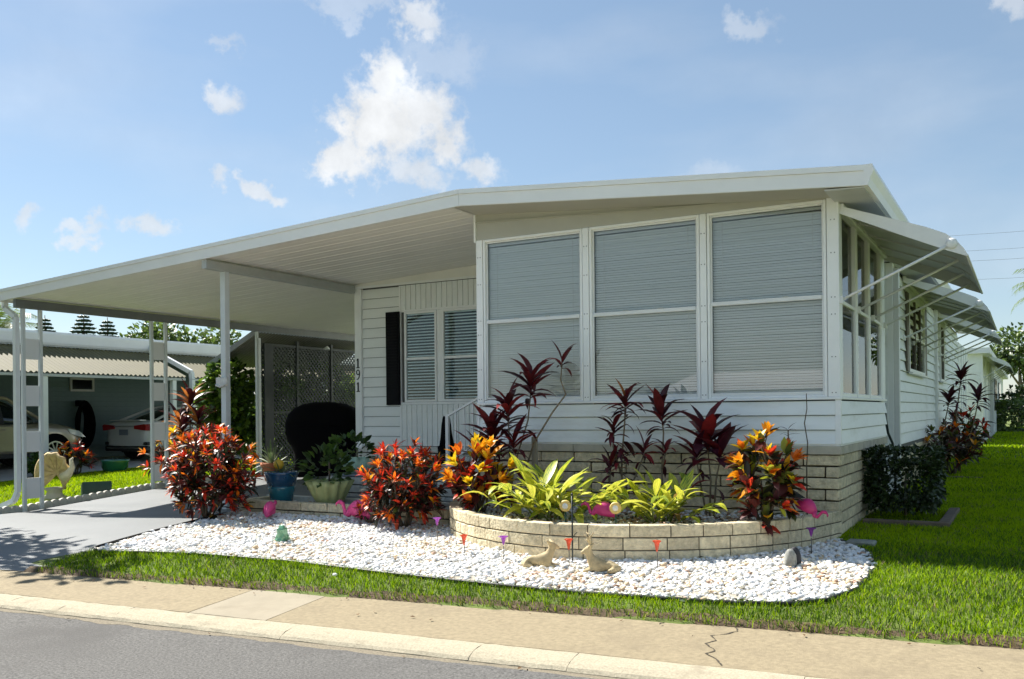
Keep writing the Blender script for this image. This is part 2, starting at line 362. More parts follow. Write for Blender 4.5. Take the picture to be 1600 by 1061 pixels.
# sidewalk slabs and kerb lengths, each a piece of its own
walk = struct(bpy.data.objects.new('sidewalk', None)); COL.objects.link(walk)
def sh(t): return .030 * (min(6, max(-8, t)) + 3.5) - .035          # the kerb line drifts away from the house to the right
def wz(s): return -.232 - .033 * (s + .05) / .85
def slab(t0, t1, m, s0=-.05, s1=.795, nt=8, name='slab'):
    mb = MB(); b = .006; prof = [(s0, -.42), (s0, wz(s0) - b), (s0 + b, wz(s0)), ((s0 + s1) / 2, wz((s0 + s1) / 2)), (s1 - b, wz(s1)), (s1, wz(s1) - b), (s1, -.42)]
    V = [street(t, s + sh(t) * max(0, s) / .795, z + (random.uniform(-.0015, .0015) if z > -.3 else 0)) for t in np.linspace(t0 + .004, t1 - .004, nt) for s, z in prof]; k = len(prof)
    F = [(i * k + j, i * k + j + 1, (i + 1) * k + j + 1, (i + 1) * k + j) for i in range(nt - 1) for j in range(k - 1)] + [tuple(range(k))[::-1], tuple(range((nt - 1) * k, nt * k))]
    mb.add(V, F); return mb.build(name, m, walk)
ts = [-90, -60, -40, -26, -20, -14, -9.2, -5.42, -2.54, -1.75, 4.1, 7.2, 10.5, 16, 26, 40, 90]
for i in range(len(ts) - 1): slab(ts[i], ts[i + 1], walk_new if abs(ts[i] + 2.54) < .01 else walk_m)
# the crack across the long slab, open and filled with dirt
mb = MB(); pts = [(1.74, -.04), (1.77, .06), (1.70, .14), (1.62, .20), (1.66, .30), (1.61, .38), (1.70, .50), (1.66, .58), (1.76, .69), (1.80, .79)]; V = []
pp = []
for (a, b), (c, d) in zip(pts[:-1], pts[1:]):
    for k in range(4): f = k / 4; pp.append((a + (c - a) * f + random.uniform(-.008, .008), b + (d - b) * f))
for t, s in pp: w = random.uniform(.003, .009); q = s + sh(t) * max(0, s) / .795; V += [street(t - w, q, wz(s) + .0038), street(t + w, q, wz(s) + .0038)]
mb.add(V, [(2 * i, 2 * i + 1, 2 * i + 3, 2 * i + 2) for i in range(len(pp) - 1)]); mb.build('crack', joint_m, walk)
# rolled kerb in lengths
kerb = struct(bpy.data.objects.new('kerb', None)); COL.objects.link(kerb)
kt = [-90, -50, -30, -18, -12, -8, -5.9, -5.0, -4.4, -3.75, -3.1, -2.35, -1.4, .16, .86, 2.3, 3.6, 6, 9, 14, 22, 40, 90]
for i in range(len(kt) - 1):
    mb = MB(); prof = [(.80, -.45), (.80, -.267), (.83, -.262), (.92, -.264), (1.0, -.274), (1.06, -.292), (1.085, -.312), (1.09, -.45)]; nt = 9; k = len(prof)
    V = [street(t, s + sh(t) + (random.uniform(-.004, .004) if z > -.4 and s > .82 else 0), z + (random.uniform(-.003, .003) if z > -.4 else 0)) for t in np.linspace(kt[i] + .0015, kt[i + 1] - .0015, nt) for s, z in prof]
    F = [(a * k + j, a * k + j + 1, (a + 1) * k + j + 1, (a + 1) * k + j) for a in range(nt - 1) for j in range(k - 1)] + [tuple(range(k))[::-1], tuple(range((nt - 1) * k, nt * k))]
    mb.add(V, F); mb.build('kerb_length', kerb_m, kerb)
# fine dirt line that has gathered along the gutter
grit = mat('gutter_grit', (.20, .17, .12), 1, var=.3, scale=60)
mb = MB(); V = []; n = 420
for i in range(n + 1):
    t = -16 + 26 * i / n; w = .03 + .05 * abs(math.sin(i * .37) * math.sin(i * .091 + 1)) + random.uniform(0, .03)
    V += [street(t, 1.078 + sh(t), -.3165), street(t, 1.09 + sh(t) + w, -.3215)]
mb.add(V, [(2 * i, 2 * i + 1, 2 * i + 3, 2 * i + 2) for i in range(n)]); o = mb.build('gutter_dirt', grit, road)
# opposite side of the street: kerb and verge
mb = MB(); V = [street(t, s, z) for t in (-90, 90) for s, z in ((8.85, -.45), (8.85, -.27), (9.7, -.24), (9.75, -.4))]
mb.add(V, [(0, 1, 5, 4), (1, 2, 6, 5), (2, 3, 7, 6)]); struct(mb.build('sidewalk', walk_m))
# driveway: one painted concrete sheet that climbs into the carport
DR = [(-5.05, -6.95), (-4.34, -7.12), (-4.08, -7.10), (-3.66, -7.13), (-3.23, -7.27), (-2.83, -7.39), (-2.4, -7.52), (-1.93, -7.65), (-1.42, -7.82), (-.9, -7.98), (-.72, -8.05), (.1, -8.3), (.5, -4.6), (9.6, -4.6)]
def drive_right(y): return float(np.interp(y, [a for a, b in DR], [b for a, b in DR]))
def drive():
    ys = sorted(set([-5.6, -5.3, -5.05] + list(np.arange(-4.9, 9.7, .2)) + [.1, .3])); nx = 16; V = []
    for y in ys:
        x1 = drive_right(y); x0 = -13.42
        for i in range(nx):
            x = x0 + (x1 - x0) * i / (nx - 1); yy = y
            s = sd(x, yy)
            if s > -.055: yy = -3.80 + ((x + 1.848) * SA + .055) / CA       # trimmed along the sidewalk
            z = max(zD(x, yy) , G(x, yy) if x < -8.6 else -9) + .012
            V.append((x, yy, max(z, -.229) if sd(x, yy) > -.12 else z))
    F = [(j * nx + i, j * nx + i + 1, (j + 1) * nx + i + 1, (j + 1) * nx + i) for j in range(len(ys) - 1) for i in range(nx - 1)]
    struct(MB().add(V, F).build('driveway', drive_m, None, True))
drive()
# white stone bed: base sheet, black edging, and the pebbles
GB = [(-6.98, -3.77), (-6.5, -3.6), (-5.9, -3.45), (-4.63, -3.36), (-3.41, -3.42), (-2.39, -3.40), (-1.5, -3.35), (-.71, -3.25), (-.23, -3.18), (.14, -3.08), (.40, -2.9), (.54, -2.46), (.56, -1.57), (.42, -.85), (.2, -.45), (.04, -.2), (-.2, .3), (-4.3, .3), (-4.4, -.7), (-7.9, -.7), (-7.98, -1.0), (-7.84, -1.42), (-7.67, -1.93), (-7.54, -2.4), (-7.41, -2.83), (-7.29, -3.23), (-7.15, -3.66)]
def inside(px, py, poly):
    r = np.zeros(px.shape, bool); n = len(poly)
    for i in range(n):
        x0, y0 = poly[i]; x1, y1 = poly[(i + 1) % n]
        c = ((y0 > py) != (y1 > py)); 
        with np.errstate(divide='ignore', invalid='ignore'): xi = (x1 - x0) * (py - y0) / (y1 - y0 + 1e-12) + x0
        r ^= c & (px < xi)
    return r
peb_under = mat('stone_bed_base', (.36, .33, .27), .95, var=.3, scale=25, bump=.8, bscale=60)
def gravel_base():
    xs = np.arange(-8.2, .8, .11); ys = np.arange(-3.95, .45, .11); V = []; F = []; ix = {}
    X, Y = np.meshgrid(xs, ys); ins = inside(X, Y, GB)
    for j in range(len(ys) - 1):
        for i in range(len(xs) - 1):
            if ins[j, i] and ins[j + 1, i] and ins[j, i + 1] and ins[j + 1, i + 1]:
                f = []
                for jj, ii in ((j, i), (j, i + 1), (j + 1, i + 1), (j + 1, i)):
                    if (jj, ii) not in ix: ix[(jj, ii)] = len(V); V.append((xs[ii], ys[jj], G(xs[ii], ys[jj]) + .012))
                    f.append(ix[(jj, ii)])
                F.append(f)
    return struct(MB().add(V, F).build('stone_bed', peb_under, None, True))
stone_bed = gravel_base()
ed = mat('black_edging', (.012, .012, .012), .5)
mb = MB()
loop = GB[:16]; path = [Vector((x, y, G(x, y) + .018)) for x, y in loop]
mb.tube(path, .016, 6); path = [Vector((x, y, G(x, y) + .03)) for x, y in GB[20:] + GB[:1]]; mb.tube(path, .018, 6)
mb.build('edging', ed, stone_bed, True)
PC = [mat('pebble_white', (.84, .83, .80), .75, spec=.3), mat('pebble_grey', (.62, .63, .64), .75), mat('pebble_tan', (.62, .46, .29), .75), mat('pebble_pink', (.60, .39, .28), .75), mat('pebble_brown', (.30, .18, .11), .75), mat('pebble_cream', (.80, .735, .59), .75)]
def pebbles(name, poly, n, zf, lo=.0115, hi=.0255, label=None, cat=None, mats=PC, w=(.56, .14, .065, .03, .012, .17), lift=.35, parent=None):
    P = np.array(poly); x = RNG.uniform(P[:, 0].min(), P[:, 0].max(), n * 3); y = RNG.uniform(P[:, 1].min(), P[:, 1].max(), n * 3)
    k = inside(x, y, poly); x = x[k][:n]; y = y[k][:n]; n = len(x)
    import bmesh
    bm = bmesh.new(); bmesh.ops.create_icosphere(bm, subdivisions=1, radius=1); bv = np.array([v.co[:] for v in bm.verts]); bf = np.array([[v.index for v in f.verts] for f in bm.faces]); bm.free()
    bv *= np.array([[1]]) ; nb = len(bv)
    r = RNG.uniform(lo, hi, n) * np.where(RNG.random(n) < .08, 1.35, 1); sc = np.stack([r * RNG.uniform(.9, 1.45, n), r * RNG.uniform(.75, 1.1, n), r * RNG.uniform(.42, .72, n)], 1)
    a = RNG.uniform(0, 6.28, n); b = RNG.normal(0, .3, n)
    V = bv[None] * sc[:, None, :] * (1 + RNG.normal(0, .07, (n, nb, 1)))
    cb, sb = np.cos(b)[:, None], np.sin(b)[:, None]; Vx, Vz = V[..., 0] * cb - V[..., 2] * sb, V[..., 0] * sb + V[..., 2] * cb
    ca, sa = np.cos(a)[:, None], np.sin(a)[:, None]; X = Vx * ca - V[..., 1] * sa; Y = Vx * sa + V[..., 1] * ca
    z = np.array([zf(i, j) for i, j in zip(x, y)]) + sc[:, 2] * .6 + RNG.random(n) * r * lift * 2
    W = np.stack([X + x[:, None], Y + y[:, None], Vz + z[:, None]], -1).reshape(-1, 3)
    F = (bf[None] + (np.arange(n) * nb)[:, None, None]).reshape(-1, 3)
    # tan stones lie in loose patches
    patch = np.sin(x * 1.9 + 1.3) * np.sin(y * 2.7 + .4) + .6 * np.sin(x * 4.3 + y * 3.1)
    ww = np.tile(np.array(w), (n, 1)); ww[:, 2:] *= (1 + 1.6 * np.clip(patch, -.5, 1))[:, None]; ww /= ww.sum(1, keepdims=True); cs = ww.cumsum(1); u = RNG.random((n, 1)); mi = (u > cs).sum(1).clip(0, len(mats) - 1)
    me = fast_mesh(name, W, F, mats, np.repeat(mi, len(bf)), True)
    o = put(name, me, parent, 'stuff')
    if label: tag(o, label, cat)
    return o
def fast_mesh(name, V, F, mats, mi=None, smooth=False):
    me = bpy.data.meshes.new(name); nv, nf, k = len(V), len(F), F.shape[1]
    me.vertices.add(nv); me.vertices.foreach_set('co', np.ascontiguousarray(V, np.float32).ravel())
    me.loops.add(nf * k); me.loops.foreach_set('vertex_index', np.ascontiguousarray(F, np.int32).ravel())
    me.polygons.add(nf); me.polygons.foreach_set('loop_start', np.arange(0, nf * k, k, dtype=np.int32))
    for m in mats: me.materials.append(m)
    if mi is not None: me.polygons.foreach_set('material_index', np.ascontiguousarray(mi, np.int32))
    if smooth: me.polygons.foreach_set('use_smooth', np.ones(nf, bool))
    me.update(calc_edges=True); return me
pebbles('pebbles', GB, 30000, lambda x, y: G(x, y) + .004, label='white and tan river pebbles covering the bed before the house', cat='pebbles')
# grass: real blades
GRASS = [mat('grass_bright', (.43, .57, .006), .7, translucent=.35, spec=.08), mat('grass_mid', (.25, .40, .006), .7, translucent=.35, spec=.08), mat('grass_deep', (.06, .125, .006), .55, translucent=.3, spec=.3), mat('grass_dry', (.26, .20, .09), .7, translucent=.2)]
def grass(x, y, zf, hlo, hhi, w, dry=None, wts=(.4, .38, .2, .02)):
    n = len(x); h = RNG.uniform(hlo, hhi, n); a = RNG.uniform(0, 6.28, n); ln = RNG.uniform(.15, .95, n) * h; z = np.array([zf(i, j) for i, j in zip(x, y)])
    b = RNG.uniform(0, 6.28, n); ww = w * RNG.uniform(.7, 1.3, n)
    dx, dy = np.cos(a), np.sin(a); px, py = -np.sin(b) * ww, np.cos(b) * ww
    B = np.stack([x, y, z - .005], 1); Pw = np.stack([px, py, 0 * px], 1)
    M1 = B + np.stack([dx * ln * .35, dy * ln * .35, h * .62], 1); T = B + np.stack([dx * ln, dy * ln, h * .98], 1)
    V = np.stack([B - Pw, B + Pw, M1 + Pw * .75, M1 - Pw * .75, T], 1).reshape(-1, 3)
    k = np.arange(n)[:, None] * 5; F = np.concatenate([np.stack([k + 0, k + 1, k + 2], -1), np.stack([k + 0, k + 2, k + 3], -1), np.stack([k + 3, k + 2, k + 4], -1)], 1).reshape(-1, 3)
    pat = .5 + .5 * np.sin(x * 2.1 + np.sin(y * 1.7) * 1.4) * np.sin(y * 2.6 + .7)
    W = np.tile(np.array(wts), (n, 1)); W[:, 0] *= .4 + 1.2 * pat; W[:, 2] *= 1.5 - pat
    if dry is not None: W[:, 3] += dry
    W /= W.sum(1, keepdims=True); mi = (RNG.random((n, 1)) > W.cumsum(1)).sum(1).clip(0, 3)
    return V, F, np.repeat(mi, 3)
def grass_obj(name, label, parts):
    Vs, Fs, Ms = [], [], []; o = 0
    for V, F, M in parts: Vs.append(V); Fs.append(F + o); Ms.append(M); o += len(V)
    ob = put(name, fast_mesh(name, np.concatenate(Vs), np.concatenate(Fs), GRASS, np.concatenate(Ms)), None, 'stuff'); return tag(ob, label, 'grass')
def scatter(n, x0, x1, y0, y1, keep):
    x = RNG.uniform(x0, x1, n); y = RNG.uniform(y0, y1, n); k = keep(x, y); return x[k], y[k]
def sdv(x, y): return (x + 1.848) * SA - (y + 3.80) * CA
DRx = np.array([b for a, b in DR]); DRy = np.array([a for a, b in DR])
front = lambda x, y: (sdv(x, y) < -.04) & ~inside(x, y, GB) & (x > np.interp(y, DRy, DRx) + .02) & (y < -.2)
parts = []
x, y = scatter(150000, -7.2, 3.2, -4.6, -.2, lambda x, y: front(x, y) & ((x > .0) | (y < -3.0)))
d = -sdv(x, y) ; bare = np.clip(1 - d / .16, 0, 1)
clump = np.sin(x * 3.3 + 2) * np.sin(x * 1.27 + .4)
keep = RNG.random(len(x)) > np.clip(bare * (.25 + .55 * (clump > .35)), 0, .9)
x, y, bare = x[keep], y[keep], bare[keep]
parts.append(grass(x, y, G, .032, .072, .0034, dry=bare * .55 + .18 * np.clip(np.sin(x * 4.1 + y * 2.3) * np.sin(y * 4.7 - x * 1.2) - .2, 0, 1), wts=np.where(False, 0, 1) * np.array((.10, .40, .48, .02))))
x, y = scatter(75000, -.1, 3.0, -.6, 6, lambda x, y: ~inside(x, y, GB)); parts.append(grass(x, y, G, .03, .065, .0038, dry=.22 * np.clip(np.sin(x * 5.1 + y * 1.3) * np.sin(y * 3.7 - x * 2.2) - .25, 0, 1)))
x, y = scatter(42000, -.1, 3.2, 6, 16, lambda x, y: x > -.2); parts.append(grass(x, y, G, .05, .09, .007))
x, y = scatter(34000, -1.5, 3.6, 16, 60, lambda x, y: x > -6); parts.append(grass(x, y, G, .06, .10, .016))
grass_obj('lawn_grass', 'green lawn grass in front of and to the right of the house', parts)
x, y = scatter(52000, -20, -13.62, -2.2, 12, lambda x, y: x > np.interp(y, [-3, 12], [-19.0, -19.6]))
grass_obj('verge_grass', 'bright strip of lawn between the scalloped edging and the next driveway', [grass(x, y, G, .04, .085, .009, wts=(.6, .3, .08, .02))])
# bare soil line between the sidewalk and the turf
mb = MB(); V = []; n = 260
for i in range(n + 1):
    t = -5.42 + 12.5 * i / n; w = .055 + .05 * abs(math.sin(i * .23) * math.sin(i * .071 + .6)) + random.uniform(0, .025)
    for s_, dz in ((-.048, -.012), (-.085, .004), (-.06 - w, .012)):
        p_ = street(t, s_); V.append((p_.x, p_.y, max(G(p_.x, p_.y), -.236) + dz))
mb.add(V, [(3 * i + k, 3 * i + k + 1, 3 * i + k + 4, 3 * i + k + 3) for i in range(n) for k in range(2)]); struct(mb.build('soil_edge', soil, None, True))
# dead leaves and bits of grit blown about
lit_m = [mat('dead_leaf', (.12, .065, .025), .9, var=.3), mat('dead_leaf_dark', (.03, .022, .014), .9)]
Vs, Fs, Ms = [], [], []
for i in range(230):
    if i < 60: t = random.uniform(-5.5, 4.5); s_ = random.choice((random.uniform(-.03, .1), random.uniform(-.03, .70), random.uniform(1.1, 1.2))); p_ = street(t, s_ + (sh(t) if s_ > .8 else 0)); z_ = (wz(s_) if s_ < .79 else -.322) + .009
    else:
        p_ = Vector((random.uniform(-7, .4), random.uniform(-3.3, -.9), 0)); z_ = G(p_.x, p_.y) + .035
        if not inside(np.array([p_.x]), np.array([p_.y]), GB)[0]: continue
    a = random.uniform(0, 6.28); L_ = random.uniform(.008, .03) * (1.2 if i > 60 else .8); c, q = math.cos(a), math.sin(a); k = len(Vs)
    for u, v in ((-1, 0), (0, -.45), (1, 0), (0, .45)): Vs.append((p_.x + L_ * (u * c - v * q), p_.y + L_ * (u * q + v * c), z_ + random.uniform(0, .012)))
    Fs.append((k, k + 1, k + 2, k + 3)); Ms.append(random.randrange(2))
tag(put('leaf_litter', fast_mesh('leaf_litter', np.array(Vs), np.array(Fs), lit_m, np.array(Ms)), None, 'stuff'), 'dead leaves and grit scattered over the pebbles and sidewalk', 'leaf litter')
# ------------------------------------------------------------------ the house
house = thing('mobile_home', 'white mobile home with large front windows above a tan block base', 'house')
hz_top = lambda x: 4.086 - (x + 4.34) * (.370 / 4.73) if x > -4.34 else 4.086 + (x + 4.34) * .0540
def roof_slab(x0, x1, y0, y1, th0=.05, name='roof', m=roofw, drop=.01):
    mb = MB(); V = [(x, y, hz_top(x) - drop - d) for y in (y0, y1) for x, d in ((x0, 0), (x1, 0), (x1, th0), (x0, th0))]
    mb.add(V, [(0, 1, 2, 3)[::-1], (4, 5, 6, 7), (0, 1, 5, 4), (1, 2, 6, 5), (2, 3, 7, 6), (3, 0, 4, 7)][::1]); return mb.build(name, m, house)
YF, YB = -.6, 19.8
roof_r = roof_slab(-4.34, .36, YF + .03, YB)
roof_l = roof_slab(-8.90, -4.34, YF + .03, YB)
def fascia_x(x0, x1, y, parent, h0=.20, name='fascia', m=roofw):     # two-step white drip edge along the front
    mb = MB()
    for a, b, t0, t1 in ((-.035, 0, .0, .055), (-.018, 0.0, .057, h0)):
        V = [(x, yy, hz_top(x) + .012 - d) for x in (x0, x1) for yy, d in ((y + a, t0), (y + b + .02, t0), (y + b + .02, t1), (y + a, t1))]
        mb.add(V, [(0, 1, 2, 3), (4, 5, 6, 7)[::-1], (0, 1, 5, 4), (1, 2, 6, 5), (2, 3, 7, 6), (3, 0, 4, 7)])
    return mb.build(name, m, parent)
fascia_x(-4.338, .40, YF, house); fascia_x(-8.9, -4.342, YF, house)
# gutter and soffit on the right eave
zt = hz_top(.36)
mb = MB().prism([(.36, zt + .012), (.44, zt + .012), (.455, zt - .05), (.42, zt - .12), (.40, zt - .19), (.36, zt - .19)], YF - .036, YB, 'y'); mb.build('gutter', roofw, house)
mb = MB().prism([(-.02, 3.545), (.36, 3.53), (.36, 3.515), (-.02, 3.53)], YF + .02, YB, 'y'); mb.build('soffit', leadg, house)
# sunroom: base, siding, frames
SX0, SX1, SY1 = -4.47, 0.0, 3.57
mb = MB().box(SX0 + .03, SX1 - .03, .03, SY1 - .02, -.15, .86); mb.build('base_core', mortar, house)
blocks_x(house, SX0, SX1, 0, -.002, 7, .1229, .455, block, face=-1)
blocks_y(house, .063, SY1, 0, -.002, 7, .1229, .455, block, face=1)
for a, b in ((SX0 - .02, -3.1), (-3.1, -1.6), (-1.6, .025)):
    MB().box(a + .002, b - .002, -.03, .07, .862, .952, .006).build('cap_block', capc, house)
for a, b in ((.072, 1.4), (1.4, 2.6), (2.6, SY1 + .01)):
    MB().box(-.07, .03, a + .002, b - .002, .862, .952, .006).build('cap_block', capc, house)
siding_x(house, SX0 + .03, -.035, 0.0, .975, 3, .157, siding)
siding_y(house, .035, SY1 - .02, 0.0, .975, 3, .157, siding)
MB().box(SX0 + .01, -.002, -.012, .02, .953, .975).build('starter_strip', trim, house)
MB().box(-.02, .014, .02, SY1 - .02, .953, .975).build('starter_strip', trim, house)
MB().box(-.034, .022, -.022, .034, .976, 1.446).build('corner_post', trim, house)
MB().box(SX0 - .002, SX0 + .028, -.022, .03, .976, 1.446).build('corner_post', trim, house)
# sill under the big windows
MB().box(SX0, .03, -.035, .03, 1.447, 1.475, .004).build('window_sill', trim, house)
MB().box(-.03, .035, .031, SY1 - .02, 1.447, 1.475, .004).build('window_sill', trim, house)
# front mullion posts with screw heads
screw = mat('screw_head', (.18, .18, .18), .4, metal=.8)
for x0, x1 in ((SX0, -4.375), (-2.955, -2.875), (-1.49, -1.415), (-.105, .018)):
    MB().box(x0, x1, -.018, .09, 1.476, 3.575 if x1 < -.2 else 3.70, .004).build('mullion', trim, house)
    mbs = MB(); xs = (x0 + x1) / 2
    for zz in (1.52, 1.9, 2.35, 2.53, 3.0, 3.35):
        for dx in (-.018, .018): mbs.box(xs + dx - .005, xs + dx + .005, -.022, -.0185, zz - .005, zz + .005)
    mbs.build('screws', screw, house, kind='stuff')
def big_window(parent, x0, x1, z0, z1, zm, y=0.0, blind=True, latch=True):
    w = thing_part('window', parent)
    f = .030; x0 += .007; x1 -= .007
    mb = MB(); mb.box(x0, x0 + f, y - .012, y + .05, z0, z1, .004); mb.box(x1 - f, x1, y - .012, y + .05, z0, z1, .004); mb.box(x0 + f, x1 - f, y - .012, y + .05, z1 - f, z1, .004); mb.box(x0 + f, x1 - f, y - .012, y + .05, z0, z0 + f * .7, .004)
    mb.build('frame', trim, w)
    mb = MB(); g = .021; a, b = x0 + f, x1 - f
    for zz0, zz1, yy in ((zm, z1 - f, y + .02), (z0 + f * .7, zm + .035, y + .002)):
        mb.box(a, a + g, yy, yy + .022, zz0, zz1, .003); mb.box(b - g, b, yy, yy + .022, zz0, zz1, .003)
        mb.box(a + g, b - g, yy - (.012 if zz1 < z1 - .2 else 0), yy + .022, zz1 - (g * 2.2 if zz1 < z1 - .2 else g), zz1, .003); mb.box(a + g, b - g, yy, yy + .022, zz0, zz0 + g * 1.9, .003)
    mb.build('sash', metalw, w)
    p = MB().box(a + g, b - g, y + .030, y + .034, zm + g * 1.9, z1 - f - g).build('pane', paneg, w)
    p = MB().box(a + g, b - g, y + .012, y + .016, z0 + f * .7 + g * 1.9, zm + .035 - g * 2.2).build('pane', paneg, w)
    if latch:
        for q in (-.22, .22): MB().box((a + b) / 2 + q - .03, (a + b) / 2 + q + .03, y - .016, y + .004, zm + .0355, zm + .045).build('latch', leadg, w)
    if blind:
        mb = MB(); zz = z0 + .06; ya = y + .075
        while zz < z1 - .10:
            dz = random.uniform(-.0008, .0008)
            t_ = .011 + random.uniform(-.003, .003); dz2 = dz + random.uniform(-.0015, .0015); mb.add([(a + .012, ya + t_, zz + dz), (b - .012, ya + t_, zz + dz2), (b - .012, ya, zz + dz2 + .0240), (a + .012, ya, zz + dz + .0240)], [(0, 1, 2, 3)])
            zz += .0290
        bl = mb.build('blind', blindw, w, kind='stuff')
        mb = MB().box(a + .01, b - .01, ya - .005, ya + .03, z1 - .085, z1 - .05); 
        for k in (.1, .9): xx = a + (b - a) * k; mb.box(xx - .002, xx + .002, ya - .004, ya - .002, z0 + .05, z1 - .08)
        mb.build('head_rail', metalw, w)
    return w
def thing_part(name, parent):
    o = bpy.data.objects.new(name, None); COL.objects.link(o); o.parent = parent; o.empty_display_size = .05; return o
big_window(house, -4.375, -2.955, 1.476, 3.575, 2.50)
big_window(house, -2.875, -1.49, 1.476, 3.575, 2.50)
big_window(house, -1.415, -.105, 1.476, 3.575, 2.53)
# header panel under the sloping roof (two strips) and eave strip
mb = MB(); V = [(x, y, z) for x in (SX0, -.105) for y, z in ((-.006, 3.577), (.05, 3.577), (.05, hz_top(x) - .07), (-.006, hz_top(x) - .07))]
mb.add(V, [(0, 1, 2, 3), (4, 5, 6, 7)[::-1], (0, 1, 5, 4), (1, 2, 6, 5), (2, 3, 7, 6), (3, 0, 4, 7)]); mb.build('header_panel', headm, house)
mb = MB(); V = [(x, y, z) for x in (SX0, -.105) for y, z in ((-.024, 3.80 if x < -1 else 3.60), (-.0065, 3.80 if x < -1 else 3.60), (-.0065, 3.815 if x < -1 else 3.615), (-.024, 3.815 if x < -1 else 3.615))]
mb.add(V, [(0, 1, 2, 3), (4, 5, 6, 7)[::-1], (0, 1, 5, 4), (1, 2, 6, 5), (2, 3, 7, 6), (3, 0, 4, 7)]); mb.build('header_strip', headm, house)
MB().box(SX0 - .022, SX0 + .004, -.03, .06, 3.55, 4.02).build('corner_post', trim, house)
MB().box(-.10, .02, -.02, .05, 3.702, 3.74).build('corner_post', trim, house)
mb = MB().prism([(.36, 3.49), (.36, 3.52), (-4.4, 3.9), (-4.4, 3.87)], YF + .02, YF + .03, 'y')
# ceiling of the front overhang
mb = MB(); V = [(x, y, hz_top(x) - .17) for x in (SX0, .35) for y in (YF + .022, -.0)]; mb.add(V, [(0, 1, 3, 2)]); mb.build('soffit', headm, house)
# rooms behind the glass: floor, back wall, side wall, ceiling
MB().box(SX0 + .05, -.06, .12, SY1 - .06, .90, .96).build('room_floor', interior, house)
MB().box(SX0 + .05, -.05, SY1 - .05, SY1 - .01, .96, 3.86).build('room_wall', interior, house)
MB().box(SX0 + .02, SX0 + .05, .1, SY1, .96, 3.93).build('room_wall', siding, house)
# right side windows of the sunroom
fr = [(.03, .26), (.26, 1.20), (1.20, 2.16), (2.16, 3.30)]
wz0, wz1, wzm = 1.476, 3.50, 2.50
def side_window(parent, y0, y1, z0, z1, zm, x=0.0, gl=paneg, f=.045):
    w = thing_part('window', parent)
    mb = MB()
    for a, b in ((y0, y0 + f), (y1 - f, y1)): mb.box(x - .05, x + .012, a, b, z0, z1, .004)
    mb.box(x - .05, x + .012, y0 + f, y1 - f, z1 - f, z1, .004); mb.box(x - .05, x + .012, y0 + f, y1 - f, z0, z0 + f, .004); mb.box(x - .03, x + .008, y0 + f, y1 - f, zm - .02, zm + .02, .003)
    mb.build('frame', trim, w)
    MB().box(x - .034, x - .030, y0 + f, y1 - f, zm + .02, z1 - f).build('pane', gl, w); MB().box(x - .018, x - .014, y0 + f, y1 - f, z0 + f, zm - .02).build('pane', gl, w)
    return w
MB().box(-.09, .016, .095, .16, wz0, wz1).build('mullion', trim, house)
for a, b in ((.165, 1.13), (1.20, 2.12), (2.19, 3.2)):
    side_window(house, a, b, wz0, wz1, wzm); MB().box(-.06, .018, b + .002, b + .066, wz0, wz1, .004).build('mullion', trim, house)
MB().box(-.06, .01, 3.27, SY1, 1.476, 3.52).build('wall_panel', siding, house)
MB().box(-.06, .012, .02, SY1, 3.502, 3.55).build('window_head', trim, house)
MB().box(-.03, -.004, 3.27, SY1, .976, 1.446).build('wall_panel', siding, house)
# recess with conduit, then the downspout and the long main wall
MB().box(-.45, -.40, SY1, 4.6, -.1, 3.5).build('wall_panel', siding, house)
MB().box(-.4, -.06, 4.38, 4.42, -.1, 3.5).build('wall_panel', siding, house)
rub = mat('black_conduit', (.03, .04, .045), .5)
MB().tube([(-.01, 3.63, 1.42), (.0, 3.65, 1.2), (.02, 3.72, 1.0), (.05, 3.95, .85), (.06, 4.1, .6), (.06, 4.15, .1)], .018, 8).build('conduit', rub, house, True)
MB().box(-.06, .02, 4.40, 4.62, -.05, 3.5, .005).build('corner_post', trim, house)
MB().box(.022, .10, 4.42, 4.53, .05, 3.42, .006).build('downspout', metalw, house)
WX = -.05
MB().box(-.30, WX - .006, 4.62, YB, .70, 3.55).build('wall_core', interior, house)
bn = 16; bh = (3.50 - .78) / bn
for y0, y1 in ((4.62, 11.9), (12.05, YB)): siding_y(house, y0, y1, WX, .78, bn, bh, siding)
MB().box(WX - .004, .03, 11.9, 12.05, .5, 3.5, .005).build('downspout', metalw, house)
MB().box(-.32, WX - .06, 4.62, YB, -.1, .70).build('base_core', mortar, house)
blocks_y(house, 4.66, YB, WX - .01, .0, 6, .1229, .6, block, face=1)
bark = mat('bronze_frame', (.10, .085, .06), .5)
for y0, y1 in ((6.75, 9.45), (13.2, 14.3)):
    w = side_window(house, y0, y1, 1.97, 3.30, 2.6, WX + .045, dkglass, .06)
    for k in range(1, 3): yy = y0 + (y1 - y0) * k / 3; MB().box(WX + .01, WX + .062, yy - .03, yy + .03, 2.03, 3.24).build('mullion', bark, w)
    MB().box(WX + .04, WX + .11, y0 - .06, y1 + .06, 1.93, 1.968, .005).build('window_sill', trim, w)
for y0 in (6.4, 9.5): MB().box(WX + .02, WX + .055, y0, y0 + .30, 1.97, 3.3, .006).build('shutter', bark, house)
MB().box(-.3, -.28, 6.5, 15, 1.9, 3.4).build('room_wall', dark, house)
# service cabinet panel at the far end
MB().box(-1.5, -.02, YB + .02, 24.5, 0, 3.3, .01).build('end_room', siding, house)
for y in (20.9, 22.0, 23.2): MB().box(-.019, .004, y, y + .06, .1, 3.2).build('panel_strip', trim, house)
